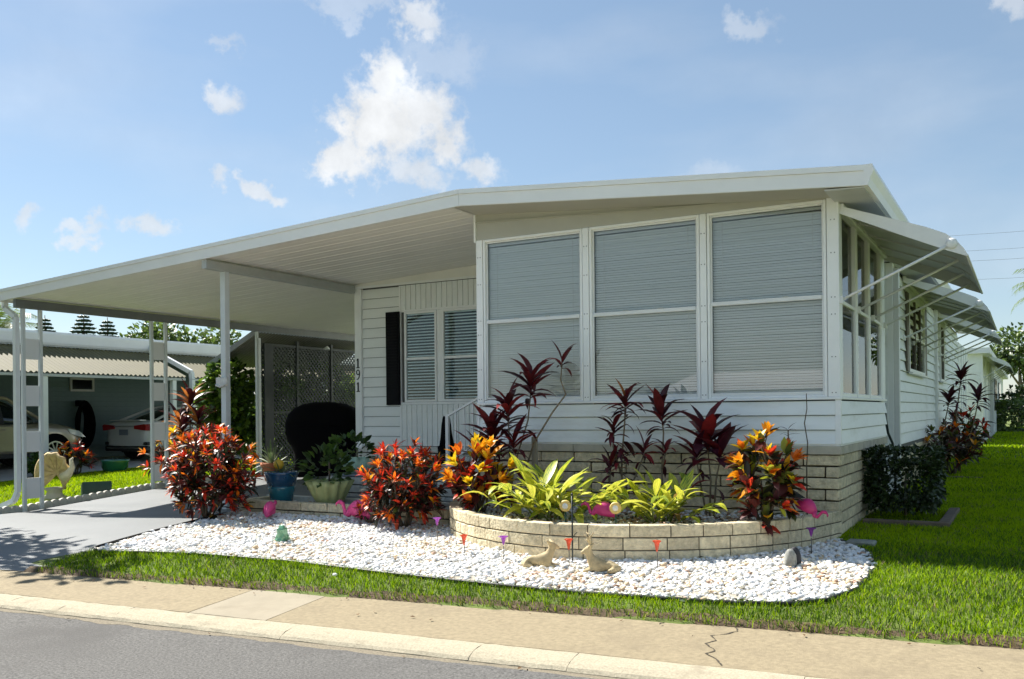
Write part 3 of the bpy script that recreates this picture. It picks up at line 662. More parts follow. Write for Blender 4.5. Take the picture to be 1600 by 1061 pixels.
# porch wall, set back beside the sunroom
PY, PX0 = 2.95, -8.85
MB().box(PX0 + .02, SX0, PY + .03, PY + .12, .70, 3.75).build('wall_core', interior, house)
MB().box(PX0 + .02, PX0 + .06, PY + .1, YB, .0, 3.75).build('wall_panel', siding, house)
MB().box(PX0 - .02, PX0 + .13, PY - .035, PY + .12, .72, 3.62, .006).build('corner_post', trim, house)
nb = 16; hb = (3.60 - .78) / nb
siding_x(house, PX0 + .132, -7.90, PY + .03, .78, nb, hb, siding)
MB().box(-7.90, -7.862, PY - .0, PY + .03, .78, 3.60).build('corner_strip', trim, house)
# ribbed vertical panels above and below the windows
def ribbed(x0, x1, z0, z1):
    x = x0; me = MB().prism([(0, .012), (0, -.006), (.008, -.014), (.092, -.014), (.100, -.006), (.100, .012)], 0, z1 - z0, 'z').mesh('vertical_panel', siding)
    while x < x1 - .05: put('vertical_panel', me, house, M=Matrix.Translation((x, PY + .018, z0))); x += .108
ribbed(-7.86, SX0, .78, 1.50); ribbed(-7.86, SX0, 3.17, 3.60)
MB().box(-7.86, SX0, PY + .028, PY + .034, .78, 1.5).build('panel_backing', leadg, house)
MB().box(-7.86, SX0, PY - .012, PY + .03, 1.502, 1.545, .004).build('window_sill', trim, house)
MB().box(-7.86, SX0, PY - .012, PY + .03, 3.130, 3.168, .004).build('window_head', trim, house)
def porch_window(x0, x1):
    w = thing_part('window', house); z0, z1, zm = 1.548, 3.128, 2.30; y = PY; f = .04
    mb = MB()
    for a, b in ((x0, x0 + f), (x1 - f, x1)): mb.box(a, b, y - .02, y + .03, z0, z1, .004)
    mb.box(x0 + f, x1 - f, y - .02, y + .03, z1 - f, z1, .004); mb.box(x0 + f, x1 - f, y - .02, y + .03, z0, z0 + f, .004); mb.box(x0 + f, x1 - f, y - .012, y + .02, zm - .02, zm + .025, .004); mb.build('frame', trim, w)
    MB().box(x0 + f, x1 - f, y + .010, y + .014, zm + .025, z1 - f).build('pane', porchg, w); MB().box(x0 + f, x1 - f, y + .002, y + .006, z0 + f, zm - .02).build('pane', porchg, w)
    mb = MB(); zz = z0 + .06
    while zz < z1 - .06: mb.add([(x0 + f, y + .024, zz), (x1 - f, y + .024, zz), (x1 - f, y + .0285, zz + .022), (x0 + f, y + .0285, zz + .022)], [(0, 1, 2, 3)]); zz += .052
    mb.build('blind', blindw, w, kind='stuff')
    return w
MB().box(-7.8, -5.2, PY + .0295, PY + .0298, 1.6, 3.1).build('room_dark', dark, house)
porch_window(-7.78, -7.10); porch_window(-6.99, -6.12); porch_window(-5.95, -5.2)
MB().box(-7.095, -6.995, PY - .008, PY + .028, 1.548, 3.128, .004).build('mullion', trim, house)
sh = MB()
sh.box(-8.165, -7.875, PY - .045, PY - .0, 1.50, 3.145, .006); sh.build('shutter', dark, house)
sl = MB().prism([(-.014, 0), (-.004, 0), (0, .045), (-.008, .045)], -.115, .115, 'x').mesh('shutter_slat', dark)
for i in range(30): put('shutter_slat', sl, house, M=Matrix.Translation((-8.02, PY - .044, 1.56 + i * .052)))
# house number 1 9 1 on the corner post
numm = mat('number_black', (.01, .01, .01), .4)
def digit(ch, z):
    if ch == '1': mb = MB().box(-.014, .014, -.004, .004, -.08, .08).box(-.036, .036, -.004, .004, -.092, -.076); mb.add([(-.034, -.004, .045), (-.012, -.004, .08), (-.012, -.004, .05), (-.034, .004, .045), (-.012, .004, .08), (-.012, .004, .05)], [(0, 2, 1), (3, 4, 5), (0, 1, 4, 3), (0, 3, 5, 2)])
    else:
        mb = MB(); ring = [(.034 * math.cos(a), .042 + .042 * math.sin(a)) for a in np.linspace(0, 2 * math.pi, 17)]
        for (a, b), (c, d) in zip(ring[:-1], ring[1:]): mb.bar((a, 0, b), (c, 0, d), .008, .018, up=(0, 1, 0)) if False else mb.bar((a, 0, b), (c, 0, d), .017, .008, up=(0, 1, 0))
        tail = [(.034, .042), (.034, .0), (.024, -.045), (.002, -.078), (-.03, -.085)]
        for (a, b), (c, d) in zip(tail[:-1], tail[1:]): mb.bar((a, 0, b), (c, 0, d), .017, .008, up=(0, 1, 0))
    o = mb.build('house_number', numm, house); o.location = (PX0 + .055, PY - .0405, z)
digit('1', 2.27); digit('9', 2.06); digit('1', 1.84)
blocks_x(house, PX0 + .0, SX0 - .01, PY - .01, .04, 6, .1229, .455, blockw, face=-1)
MB().box(PX0 + .05, SX0, PY + .02, PY + .1, -.05, .78).build('base_core', mortar, house)
# sloping header board over the porch wall
mb = MB(); V = [(x, y, z) for x in (PX0 - .12, SX0) for y, z in ((PY - .06, 3.615), (PY - .0, 3.615), (PY - .0, hz_top(x) - .165), (PY - .06, hz_top(x) - .165))]
mb.add(V, [(0, 1, 2, 3), (4, 5, 6, 7)[::-1], (0, 1, 5, 4), (1, 2, 6, 5), (2, 3, 7, 6), (3, 0, 4, 7)]); mb.build('header_panel', panw, house)
MB().box(PX0 - .12, SX0, PY - .085, PY - .061, 3.60, 3.64).build('header_strip', trim, house)

# ------------------------------------------------------------------ carport
carport = thing('carport', 'white carport and porch roof with slender posts left of the windows', 'carport', (0, 0, 0))
XE = -13.86
def cz(x): return hz_top(x)
def pan(y0, x0, x1, w=.30):
    mb = MB(); z0, z1 = cz(x0) - .165, cz(x1) - .165
    pr = [(0, 0), (.005, -.005), (.013, -.005), (.018, 0), (.145, 0), (.149, -.002), (.157, -.002), (.161, 0), (w - .001, 0)]
    V = [(x, y0 + a, z + b) for x, z in ((x0, z0), (x1, z1)) for a, b in pr] + [(x, y0 + a, z + .03) for x, z in ((x0, z0), (x1, z1)) for a in (0, w - .001)]
    n = len(pr); F = [(i, i + 1, n + i + 1, n + i) for i in range(n - 1)] + [(2 * n, 2 * n + 2, 2 * n + 3, 2 * n + 1)]
    mb.add(V, F); return mb
for x0, x1, ya, yb in ((XE + .02, -8.90, YF + .03, 9.2), (-8.898, SX0 - .024, YF + .03, PY)):
    y = ya
    while y < yb - .05:
        pan(y, x0, x1, min(.30, yb - y)).build('ceiling_pan', panw, carport); y += .30
mb = MB(); V = [(x, y, cz(x) - .02 - d) for y in (YF + .03, 9.2) for x, d in ((XE, 0), (-8.9, 0), (-8.9, .05), (XE, .05))]
mb.add(V, [(0, 1, 2, 3)[::-1], (4, 5, 6, 7), (0, 1, 5, 4), (1, 2, 6, 5), (2, 3, 7, 6), (3, 0, 4, 7)]); mb.build('roof', roofw, carport)
fascia_x(XE - .06, -8.902, YF, carport)
ze = cz(XE)
MB().prism([(XE - .09, ze - .01), (XE, ze - .01), (XE, ze - .20), (XE - .05, ze - .20), (XE - .09, ze - .15)], YF - .02, 9.2, 'y').build('gutter', roofw, carport)
XL, XM = -13.5, -8.85
MB().box(XL - .04, XL + .04, YF + .03, 9.2, cz(XL) - .34, cz(XL) - .19, .004).build('beam', mat('beam_dark', (.15, .16, .155), .5, var=.06), carport)
MB().box(XM - .05, XM + .05, YF + .03, PY - .09, cz(XM) - .32, cz(XM) - .19, .004).build('beam', beamg, carport)
MB().box(XM - .05, XM + .05, -.22, -.12, -.1, cz(XM) - .322, .006).build('post', postg, carport)
pl = mat('panel_white', (.74, .75, .75), .5)
for ya, yb in ((-.42, -.10), (2.26, 2.60)):
    zb = zD(XL, ya) - .02
    for y in (ya, yb): MB().box(XL - .03, XL + .03, y - .03, y + .03, zb, cz(XL) - .342, .004).build('post', postg, carport)
    for zc in (.30, 1.12, 1.92, 2.74): MB().box(XL - .012, XL + .012, ya + .032, yb - .032, zc - .18 + zb * .6, zc + .18 + zb * .6, .003).build('post_panel', pl, carport)
MB().box(XL - .03, XL + .03, 5.10, 5.16, -.05, cz(XL) - .342, .004).build('post', postg, carport)
# downspout on the front left post
dpts = [(XE - .03, -.50, ze - .2), (XE - .03, -.50, ze - .30), (XL - .07, -.50, ze - .48), (XL - .07, -.50, .05), (XL - .12, -.54, -.10), (XL - .32, -.66, -.20)]
mb = MB()
for a, b in zip(dpts[:-1], dpts[1:]): mb.bar(a, b, .085, .075, up=(0, 1, 0))
mb.build('downspout', metalw, carport)
# ------------------------------------------------------------------ window awnings on the right wall
def awning(y0, y1, label, nst, wall=0.012, zoff=0.0, caps=True):
    a = thing('awning', label, 'awning', (0, 0, 0), 0, 'metal window awnings')
    pr = [(wall, 3.50), (.45, 3.335), (.85, 3.185), (1.03, 3.10), (1.13, 3.02), (1.20, 2.93), (1.235, 2.86)]
    pr = [(x, z + zoff) for x, z in pr]; t = .012; nsec = max(2, round((y1 - y0) / .85)); 
    for k in range(nsec):
        ya = y0 + (y1 - y0) * k / nsec + .002; yb = y0 + (y1 - y0) * (k + 1) / nsec - .002
        mb = MB(); n = len(pr); V = [(x, y, z - d) for y in (ya, yb) for d in (0, t) for x, z in pr]
        F = [(i, i + 1, 2 * n + i + 1, 2 * n + i) for i in range(n - 1)] + [(n + i, 3 * n + i, 3 * n + i + 1, n + i + 1) for i in range(n - 1)] + [(n - 1, 2 * n - 1, 4 * n - 1, 3 * n - 1)]
        mb.add(V, F); mb.build('hood_panel', leadg, a)
        if k: MB().add([(x, y, z - d) for y in (ya - .022, ya + .018) for d in (.0125, .03) for x, z in pr[:-2]], [(i, i + 1, (n - 2) * 2 + i + 1, (n - 2) * 2 + i) for i in range(n - 3)] + [(n - 2 + i, n - 2 + i + 1, 3 * (n - 2) + i + 1, 3 * (n - 2) + i) for i in range(n - 3)] + [(i, i + 1, n - 2 + i + 1, n - 2 + i) for i in range(n - 3)]).build('rib', leadg, a)
    for y in (y0, y1):         # side plates
        low = [(1.215, 2.858 + zoff), (1.05, 2.925 + zoff), (.6, 3.135 + zoff), (wall + .03, 3.405 + zoff), (wall, 3.42 + zoff)]
        poly = pr + low; mb = MB().prism(poly if y == y0 else poly, y - .006, y + .006, 'y'); mb.build('side_plate', metalw if y == y0 else leadg, a)
    MB().box(wall - .0, wall + .05, y0 - .01, y1 + .01, 3.43 + zoff, 3.52 + zoff, .006).build('wall_rail', metalw, a)
    MB().tube([(1.225, y0 - .004, 2.862 + zoff), (1.225, y1 + .004, 2.862 + zoff)], .014, 8).build('front_rail', metalw, a, True)
    for k in range(nst):
        y = y0 + .01 + (y1 - y0 - .02) * k / (nst - 1)
        st = MB().tube([(1.08, y - .016, 2.985 + zoff), (wall + .02, y - .016, 2.50 + zoff)], .015, 8).build('strut', metalw, a, True)
        if k == 0 and caps: MB().ball((1.09, y - .03, 2.99 + zoff), (.055, .022, .055), 14, 8).build('strut_cap', metalw, st, True)
        MB().box(wall - .005, wall + .04, y - .04, y + .01, 2.46 + zoff, 2.54 + zoff, .004).build('strut_foot', metalw, st)
    return a
awning(.04, 3.5, 'large pale metal awning over the sunroom side windows, nearest of the awnings', 4)
awning(6.1, 10.3, 'second metal awning along the right wall, over the bronze window', 4, wall=-.03)
awning(12.6, 15.2, 'third metal awning along the right wall, beyond the second', 3, wall=-.03)

# ------------------------------------------------------------------ porch: low block wall, trough, platform, steps
lw = thing('low_block_wall', 'low two-course tan block wall edging the porch behind the pebbles', 'wall', (-6.2, -.75, 0))
def rel(root):                      # parts are given in scene coordinates
    inv = Matrix.Translation(-Vector(root.location))
    for c in list(root.children):
        c.matrix_basis = inv @ c.matrix_basis
blocks_x(lw, -7.95, -4.42, -.80, -.075, 2, .123, .46, block, t=.12)
MB().box(-7.93, -4.42, -.77, -.69, -.2, .15).build('wall_core', mortar, lw); 
blocks_y(lw, -.68, .1, -7.97, -.075, 2, .123, .46, block, face=-1, t=.10); rel(lw)
porch = thing('porch_platform', 'whitewashed block porch platform and steps below the house number wall', 'porch', (-6, 1, 0))
slabm = mat('porch_floor', (.20, .23, .26), .5, var=.08, scale=2)
MB().box(-7.18, SX0, .24, PY - .03, -.1, .41).build('core', mortar, porch)
blocks_x(porch, -7.22, SX0 - .01, .2, .10, 3, .115, .42, blockw, t=.08)
blocks_y(porch, .29, PY - .05, -7.24, .10, 3, .115, .42, blockw, face=-1, t=.07)
MB().box(-7.20, SX0, .22, PY - .03, .447, .475, .006).build('floor', slabm, porch)
for i, (xa, zt) in enumerate(((-5.75, .60), (-5.40, .74))): 
    blocks_x(porch, xa, SX0 - .01, .95 + i * .0, .478, i + 1, .125, .40, blockw, t=.14); MB().box(xa + .02, SX0, 1.10, 2.2, .478, zt - .01).build('step', blockw, porch)
rel(porch)
iw = thing('trough_edging', 'single row of grey blocks behind the potted plants on the porch edge', 'edging', (-6, -.1, 0))
blocks_x(iw, -8.1, -4.5, -.12, .06, 1, .115, .42, blockw, t=.12); rel(iw)
struct(MB().box(-7.9, -4.45, -.69, .02, -.1, .085).build('trough_floor', peb_under))
pebbles('trough_pebbles', [(-7.85, -.68), (-4.5, -.68), (-4.5, -.14), (-7.85, -.14)], 700, lambda x, y: .083, label='grey pebbles in the narrow trough behind the low block wall', cat='pebbles', w=(.25, .5, .1, .05, .05, .05))
struct(MB().box(-8.12, -4.46, .0, PY, -.1, .165, .004).build('porch_floor', drive_m))
# handrail by the sunroom steps
hr = thing('stair_handrail', 'white metal handrail beside the porch steps', 'handrail', (-5.4, 1.0, .45))
mb = MB().box(-5.635, -5.585, .975, 1.025, .476, 1.30, .004); mb.build('newel', metalw, hr)
MB().bar((-5.62, 1.0, 1.30), (-4.52, 1.0, 1.82), .04, .03).build('top_rail', metalw, hr); MB().bar((-5.6, 1.0, .66), (-4.52, 1.0, 1.16), .03, .025).build('bottom_rail', metalw, hr)
for i in range(1, 8): x = -5.61 + i * .145; MB().box(x - .010, x + .010, .990, 1.010, .66 + (x + 5.6) * .463, 1.29 + (x + 5.62) * .473).build('baluster', metalw, hr)
rel(hr)

# ------------------------------------------------------------------ curved planter wall
pw = thing('planter_wall', 'curved raised planter wall of tan blocks below the front windows', 'planter', (-2.2, -1.2, 0))
CT = [(-4.47, -.45), (-4.42, -.72), (-4.22, -1.08), (-3.88, -1.52), (-3.36, -1.92), (-2.8, -2.16), (-2.25, -2.25), (-1.68, -2.15), (-1.12, -1.86), (-.60, -1.40), (-.22, -.80), (-.02, -.12), (.02, .02)]
def catmull(P, n=24):
    P = [Vector(p) for p in P]; out = []
    for i in range(len(P) - 1):
        p0, p1, p2, p3 = P[max(i - 1, 0)], P[i], P[i + 1], P[min(i + 2, len(P) - 1)]
        for k in range(n):
            t = k / n; out.append(.5 * ((2 * p1) + (p2 - p0) * t + (2 * p0 - 5 * p1 + 4 * p2 - p3) * t * t + (3 * p1 - p0 - 3 * p2 + p3) * t ** 3))
    out.append(P[-1]); return out
PC_ = catmull(CT); cum = [0.0]
for a, b in zip(PC_[:-1], PC_[1:]): cum.append(cum[-1] + (b - a).length)
def at_len(s):
    x = np.interp(s, cum, [p.x for p in PC_]); y = np.interp(s, cum, [p.y for p in PC_]); e = .05
    t = Vector((np.interp(s + e, cum, [p.x for p in PC_]) - np.interp(s - e, cum, [p.x for p in PC_]), np.interp(s + e, cum, [p.y for p in PC_]) - np.interp(s - e, cum, [p.y for p in PC_]))).normalized()
    return Vector((x, y)), Vector((-t.y, t.x))           # point, inward normal
TOT = cum[-1]; HC = .121
def curved_block(s0, s1, z0, z1, th, name, m, nseg=2, inset=0.0):
    mb = MB(); V = []; g = .0055; b = .007
    for k in range(nseg + 1):
        p, nn = at_len(s0 + g + (s1 - s0 - 2 * g) * k / nseg); j = random.uniform(-.003, .003)
        e = b if k in (0, nseg) else 0
        for d, z in ((inset + b + j, z0 + g), (inset + j + e * .6, z0 + g + b), (inset + j + e * .6, z1 - g - b), (inset + b + j, z1 - g), (th, z1 - g), (th, z0 + g)):
            q = p + nn * d; V.append((q.x, q.y, z + random.uniform(-.0015, .0015)))
    F = [(k * 6 + i, (k + 1) * 6 + i, (k + 1) * 6 + (i + 1) % 6, k * 6 + (i + 1) % 6) for k in range(nseg) for i in range(6)] + [tuple(range(6))[::-1][::-1], tuple(range(nseg * 6, nseg * 6 + 6))[::-1]]
    mb.add(V, F); mb.build(name, m, pw)
for i in range(3):
    z1 = .275 - i * HC; z0 = z1 - HC; s = 0.12 * (i % 2)
    if s > 0: curved_block(0, s, z0, z1, .12, 'block', block)
    while s < TOT - .06:
        p, nn = at_len(s); L_ = .20 if (p.x < -3.2 or p.x > -.55) else .41 if p.x < -1.35 else .30
        L_ *= random.uniform(.94, 1.06); e = min(s + L_, TOT)
        if TOT - e < .08: e = TOT
        curved_block(s, e, z0, z1, .12, 'block', block); s = e
for s in np.linspace(0, TOT, 40)[:-1]: pass
mb = MB(); V = []
for k in range(81):
    p, nn = at_len(TOT * k / 80)
    for d, z in ((.014, -.13), (.014, .262), (.105, .262), (.105, -.13)): q = p + nn * d; V.append((q.x, q.y, z))
mb.add(V, [(k * 4 + i, (k + 1) * 4 + i, (k + 1) * 4 + i + 1, k * 4 + i + 1) for k in range(80) for i in range(3)]); mb.build('mortar_core', mortar, pw); rel(pw)
bed_poly = [tuple(at_len(s)[0] + at_len(s)[1] * .11) for s in np.linspace(0.02, TOT - .02, 40)] + [(0, -.01), (-4.46, -.01)]
struct(MB().add([(x, y, .195) for x, y in bed_poly], [tuple(range(len(bed_poly)))]).build('planter_bed', soil))
pebbles('planter_pebbles', bed_poly, 3200, lambda x, y: .192, label='white and brown pebbles covering the soil inside the curved planter', cat='pebbles', w=(.36, .14, .16, .1, .12, .14))

# ------------------------------------------------------------------ lattice screen at the back of the carport
lat = thing('lattice_screen', 'grey diagonal lattice screen closing the back of the carport', 'screen', (XL, 7, 0))
latm = mat('lattice_paint', (.055, .062, .062), .7, var=.08)
def lattice(y0, y1, z0, z1, x=XL):
    mb = MB(); sp = .115; w = .032
    for sgn, dx in ((1, .0), (-1, .012)):
        c = -(z1 - z0) - (y1 - y0)
        while c < (y1 - y0) + (z1 - z0):
            # line z = z0 + sgn*(y - y0) + c
            pts = []
            for y in (y0, y1):
                z = z0 + (sgn * (y - y0) + c if sgn > 0 else -(y - y0) + c + (y1 - y0) * 0)
                pts.append((y, z))
            (ya, za), (yb, zb) = pts
            def clip(ya, za, yb, zb):
                t0, t1 = 0., 1.; dz = zb - za
                for lim, s in ((z0, 1), (z1, -1)):
                    a = (za - lim) * s; b = (zb - lim) * s
                    if a < 0 and b < 0: return None
                    if a < 0: t0 = max(t0, a / (a - b))
                    elif b < 0: t1 = min(t1, a / (a - b))
                return None if t1 - t0 < .01 else (ya + (yb - ya) * t0, za + dz * t0, ya + (yb - ya) * t1, za + dz * t1)
            r = clip(ya, za, yb, zb)
            if r: mb.bar((x + dx, r[0], r[1]), (x + dx, r[2], r[3]), .010, w, up=(0, -sgn * .707, .707))
            c += sp
    return mb
for y0, y1 in ((5.20, 6.38), (6.46, 7.60), (7.70, 9.1)):
    for z0, z1 in ((-.02, 1.38), (1.44, 2.95)): lattice(y0, y1, z0, z1).build('lattice_panel', latm, lat, kind='stuff')
    for z in (-.04, 1.41, 2.97): MB().box(XL - .02, XL + .03, y0, y1, z - .03, z + .03).build('rail', latm, lat)
for y in (5.17, 6.42, 7.65, 9.12): MB().box(XL - .04, XL + .05, y - .04, y + .04, -.08, 3.1, .004).build('post', postg if y < 6 else latm, lat)
MB().box(XL + .04, XL + .07, 5.30, 5.58, -.05, 3.0).build('board', latm, lat); rel(lat)
# corrugated lean-to roof behind the lattice
def corrug(y0, y1, prof, pitch, amp, m, name, parent, step=6):
    mb = MB(); n = max(2, int((y1 - y0) / pitch)) * step; V = []
    for i in range(n + 1):
        y = y0 + (y1 - y0) * i / n; dz = amp * math.cos(2 * math.pi * i / step)
        for x, z in prof: V.append((x, y, z + dz))
    k = len(prof); mb.add(V, [(i * k + j, (i + 1) * k + j, (i + 1) * k + j + 1, i * k + j + 1) for i in range(n) for j in range(k - 1)]); return mb.build(name, m, parent, True)
galv = mat('weathered_aluminium', (.24, .24, .225), .6, var=.1, scale=3)
lt = thing('lean_to_roof', 'grey corrugated lean-to roof sloping down behind the lattice screen', 'roof', (-14.5, 7, 0))
corrug(5.3, 9.6, [(-13.72, 3.28), (-15.3, 2.55)], .10, .018, galv, 'sheet', lt); MB().bar((-13.72, 5.3, 3.26), (-15.3, 5.3, 2.52), .04, .12).build('barge_board', galv, lt)
for y in (5.4, 9.4): MB().box(-15.3, -15.22, y, y + .08, 0, 2.5).build('post', postg, lt)
rel(lt)
# small lamp on the lattice post
lm = thing('wall_lamp', 'small white floodlight fixed high on the lattice screen', 'lamp', (XL + .08, 7.3, 2.98))
MB().bar((0, 0, 0), (.10, -.02, .02), .02).build('arm', metalw, lm); MB().lathe([(.02, .03), (.05, 0), (.075, -.05), (.07, -.05), (.03, -.01)], (.14, -.03, .02), 14).build('shade', metalw, lm, True)

# ------------------------------------------------------------------ covered grill under the carport
gr = thing('covered_grill', 'large grill under a black cover on the carport floor', 'grill', (-11.05, 4.6, .07), R_(25))
mb = MB(); prof = [(.0, .62, .34), (.22, .63, .36), (.45, .62, .36), (.60, .66, .40), (.75, .76, .46), (.92, .80, .50), (1.10, .80, .50), (1.28, .74, .47), (1.42, .60, .40), (1.50, .42, .30), (1.535, .2, .15)]; n = 28; V = []
for i, (z, a, b) in enumerate(prof):
    for j in range(n):
        t = 2 * math.pi * j / n; c, s_ = math.cos(t), math.sin(t); e = .6
        r = 1 + .018 * math.sin(9 * t + i) * (1 if i < 4 else .3)
        V.append((a * r * math.copysign(abs(c) ** e, c), b * r * math.copysign(abs(s_) ** e, s_), z))
F = [(i * n + j, i * n + (j + 1) % n, (i + 1) * n + (j + 1) % n, (i + 1) * n + j) for i in range(len(prof) - 1) for j in range(n)] + [tuple(range((len(prof) - 1) * n, len(prof) * n)), tuple(range(n))[::-1]]
mb.add(V, F); mb.build('cover', blackm, gr, True)
MB().tube([(-.5, -.49, 1.05), (0, -.535, 1.05), (.5, -.49, 1.05)], .012, 6).build('drawstring', blackm, gr, True)

# ------------------------------------------------------------------ scalloped edging along the driveway
se = thing('scalloped_edging', 'row of white scalloped concrete edging between driveway and grass strip', 'edging', (-13.56, 1, 0))
scm = mat('scallop_concrete', (.56, .54, .48), .9, var=.15, scale=12, bump=.4, bscale=60, rnd=.08)
mb = MB(); k = 8; prof = [(-.075, 0)] + [(-.075 * math.cos(math.pi * i / k), .10 + .045 * math.sin(math.pi * i / k)) for i in range(k + 1)] + [(.075, 0)]
sme = mb.prism(prof, -.03, .03, 'x').mesh('scallop', scm)
y = -4.2
while y < 5.0: put('scallop', sme, se, M=Matrix.Translation((-13.575 + random.uniform(-.006, .006), y, zD(-13.5, y) - .02)) @ Matrix.Rotation(random.uniform(-.06, .06), 4, 'Y')); y += .152
rel(se)

# ------------------------------------------------------------------ next house to the left
nh = thing('neighbour_house', 'blue-grey house with yellow corrugated carport awnings on the left', 'house', (-26, 8, 0))
nwall = mat('neighbour_siding', (.15, .22, .24), .6, var=.06)
nyel = mat('yellow_awning', (.13, .115, .045), .7, var=.10, scale=2, stain=(3, (.105, .095, .042), .55, .8))
NB = -26.2
MB().box(NB - 5, NB - .03, -14, 34, -.3, 3.35).build('wall', nwall, nh)
siding_y(nh, -2, 32, NB, -.1, 22, .165, nwall)
MB().box(NB - 6, -22.35, -14.5, 34.5, 3.36, 3.42).build('soffit', leadg, nh)
MB().prism([(-22.35, 3.40), (-22.35, 3.77), (-22.27, 3.77), (-22.25, 3.70), (-22.29, 3.46), (-22.32, 3.40)], -14.5, 34.5, 'y').build('fascia', roofw, nh)
MB().add([(-22.35, -14.5, 3.77), (-22.35, 34.5, 3.77), (-28, 34.5, 4.2), (-28, -14.5, 4.2)], [(0, 1, 2, 3)]).build('roof', roofw, nh)
for y0, y1 in ((-12, 9.15), (9.45, 26)):
    corrug(y0, y1, [(-20.45, 2.53), (-22.35, 3.34)], .15, .024, nyel, 'awning_sheet', nh)
    MB().box(-20.62, -20.46, y0, y1, 2.42, 2.49).build('awning_beam', leadg, nh)
for y in (-3.5, 4.62, 8.75, 14.5, 20): MB().box(-20.62, -20.48, y - .07, y + .07, G(-20.5, y) - .1, 2.42, .006).build('post', metalw, nh)
mb = MB(); dn = [(-22.25, 9.30, 3.50), (-22.1, 9.30, 3.40), (-20.40, 9.30, 2.68), (-20.36, 9.30, 2.45), (-20.36, 9.30, -.1)]
for a, b in zip(dn[:-1], dn[1:]): mb.bar(a, b, .13, .11, up=(0, 1, 0))
mb.build('downspout', metalw, nh)
for y0, y1, z0, z1 in ((9.25, 10.15, 2.22, 2.68), (4.6, 6.6, 1.5, 2.75), (15, 16.6, 1.2, 2.6)):
    w = thing_part('window', nh); mb = MB()
    for a, b, c, d in ((y0, y0 + .07, z0, z1), (y1 - .07, y1, z0, z1), (y0 + .07, y1 - .07, z0, z0 + .07), (y0 + .07, y1 - .07, z1 - .07, z1)): mb.box(NB + .02, NB + .07, a, b, c, d)
    mb.build('frame', leadg, w); MB().box(NB + .024, NB + .034, y0 + .07, y1 - .07, z0 + .07, z1 - .07).build('pane', mat('dark_pane', (.01, .012, .014), .08), w)
rel(nh)
conc = mat('grey_concrete', (.34, .33, .30), .9, var=.12, scale=2, bump=.2, bscale=80)
mb = MB(); ys = np.linspace(-12, 26, 39); V = [(x, y, (G(x, y) if sd(x, y) < 0 else -.235) + .03) for y in ys for x in (-26.2, -23, -21, -19.35)]
mb.add(V, [(j * 4 + i, j * 4 + i + 1, j * 4 + i + 5, j * 4 + i + 4) for j in range(len(ys) - 1) for i in range(3)]); struct(mb.build('neighbour_driveway', conc))
# coiled hose on the far wall
hs = thing('coiled_hose', 'dark coiled garden hose hanging on the blue-grey wall', 'hose', (-26.0, 9.55, 1.2))
mb = MB()
for q in range(9): mb.tube([(.04 + q * .022 + .02 * math.sin(t * 3 + q), (.10 + .03 * q) * math.cos(t), -.1 + (.55 + .028 * q) * math.sin(t)) for t in np.linspace(0, 2 * math.pi, 25)], .035, 6)
mb.build('coil', blackm, hs, True); MB().box(-.15, .06, -.12, .12, .52, .72, .01).build('bracket', dark, hs)
# ------------------------------------------------------------------ cars on the next driveway
tyre_m = mat('tyre', (.012, .012, .012), .8); rim_m = mat('alloy', (.55, .56, .57), .3, metal=.9); cglass = mat('car_glass', (.012, .018, .02), .04, coat=.5)
red_l = mat('tail_light', (.35, .012, .012), .15, coat=1); clear_l = mat('head_light', (.6, .62, .62), .1, coat=1); plate_m = mat('plate', (.18, .2, .24), .5); blkpl = mat('black_plastic', (.02, .02, .02), .6)
def loft(sts, name, m, parent, smooth=True, sub=1, cap=True):
    # sts: list of (y, [(x,z)...] half section from bottom centre to top centre)
    mb = MB(); k = len(sts[0][1]); V = []
    for y, sec in sts:
        V += [(x, y, z) for x, z in sec] + [(-x, y, z) for x, z in sec[::-1]]
    w = 2 * k; F = [(i * w + j, (i + 1) * w + j, (i + 1) * w + (j + 1) % w, i * w + (j + 1) % w) for i in range(len(sts) - 1) for j in range(w)]
    if cap: F += [tuple(range(w)), tuple(range((len(sts) - 1) * w, len(sts) * w))[::-1]]
    mb.add(V, F); o = mb.build(name, m, parent, smooth)
    if sub: md = o.modifiers.new('s', 'SUBSURF'); md.levels = sub; md.render_levels = sub
    return o
def wheel(parent, x, y, r, side):
    w = MB().prism([(r * math.cos(t), r * math.sin(t)) for t in np.linspace(0, 2 * math.pi, 33)[:-1]], -.11, .11, 'x').build('wheel', tyre_m, parent); w.location = (x, y, r)
    mb = MB(); ri = r * .66
    for k in range(10): t = 2 * math.pi * k / 10; mb.bar((side * .105, ri * .16 * math.cos(t), ri * .16 * math.sin(t)), (side * .118, ri * .95 * math.cos(t + .08), ri * .95 * math.sin(t + .08)), .030, .05, up=(1, 0, 0))
    for k in range(28): t = 2 * math.pi * k / 28; t2 = 2 * math.pi * (k + 1) / 28; mb.bar((side * .116, ri * math.cos(t), ri * math.sin(t)), (side * .116, ri * math.cos(t2), ri * math.sin(t2)), .03, .03, up=(1, 0, 0))
    mb.ball((side * .115, 0, 0), (.02, ri * .2, ri * .2), 10, 6); mb.build('rim', rim_m, w)
    return w
def arch(parent, x, y, r, side, name='wheel_arch'):
    mb = MB(); mb.prism([(y + r * math.cos(t), r * .86 + r * math.sin(t)) for t in np.linspace(-.35, math.pi + .35, 22)], x - .02, x + .004, 'x'); return mb.build(name, blackm, parent)
def sec(w, zb, zm, zt, cr=.03, tuck=.9): return [(0, zb), (w * tuck, zb), (w * .985, zb + .10), (w, zm), (w * .985, zt - .10), (w * .93, zt - .012), (w * .6, zt + cr * .7), (0, zt + cr)]
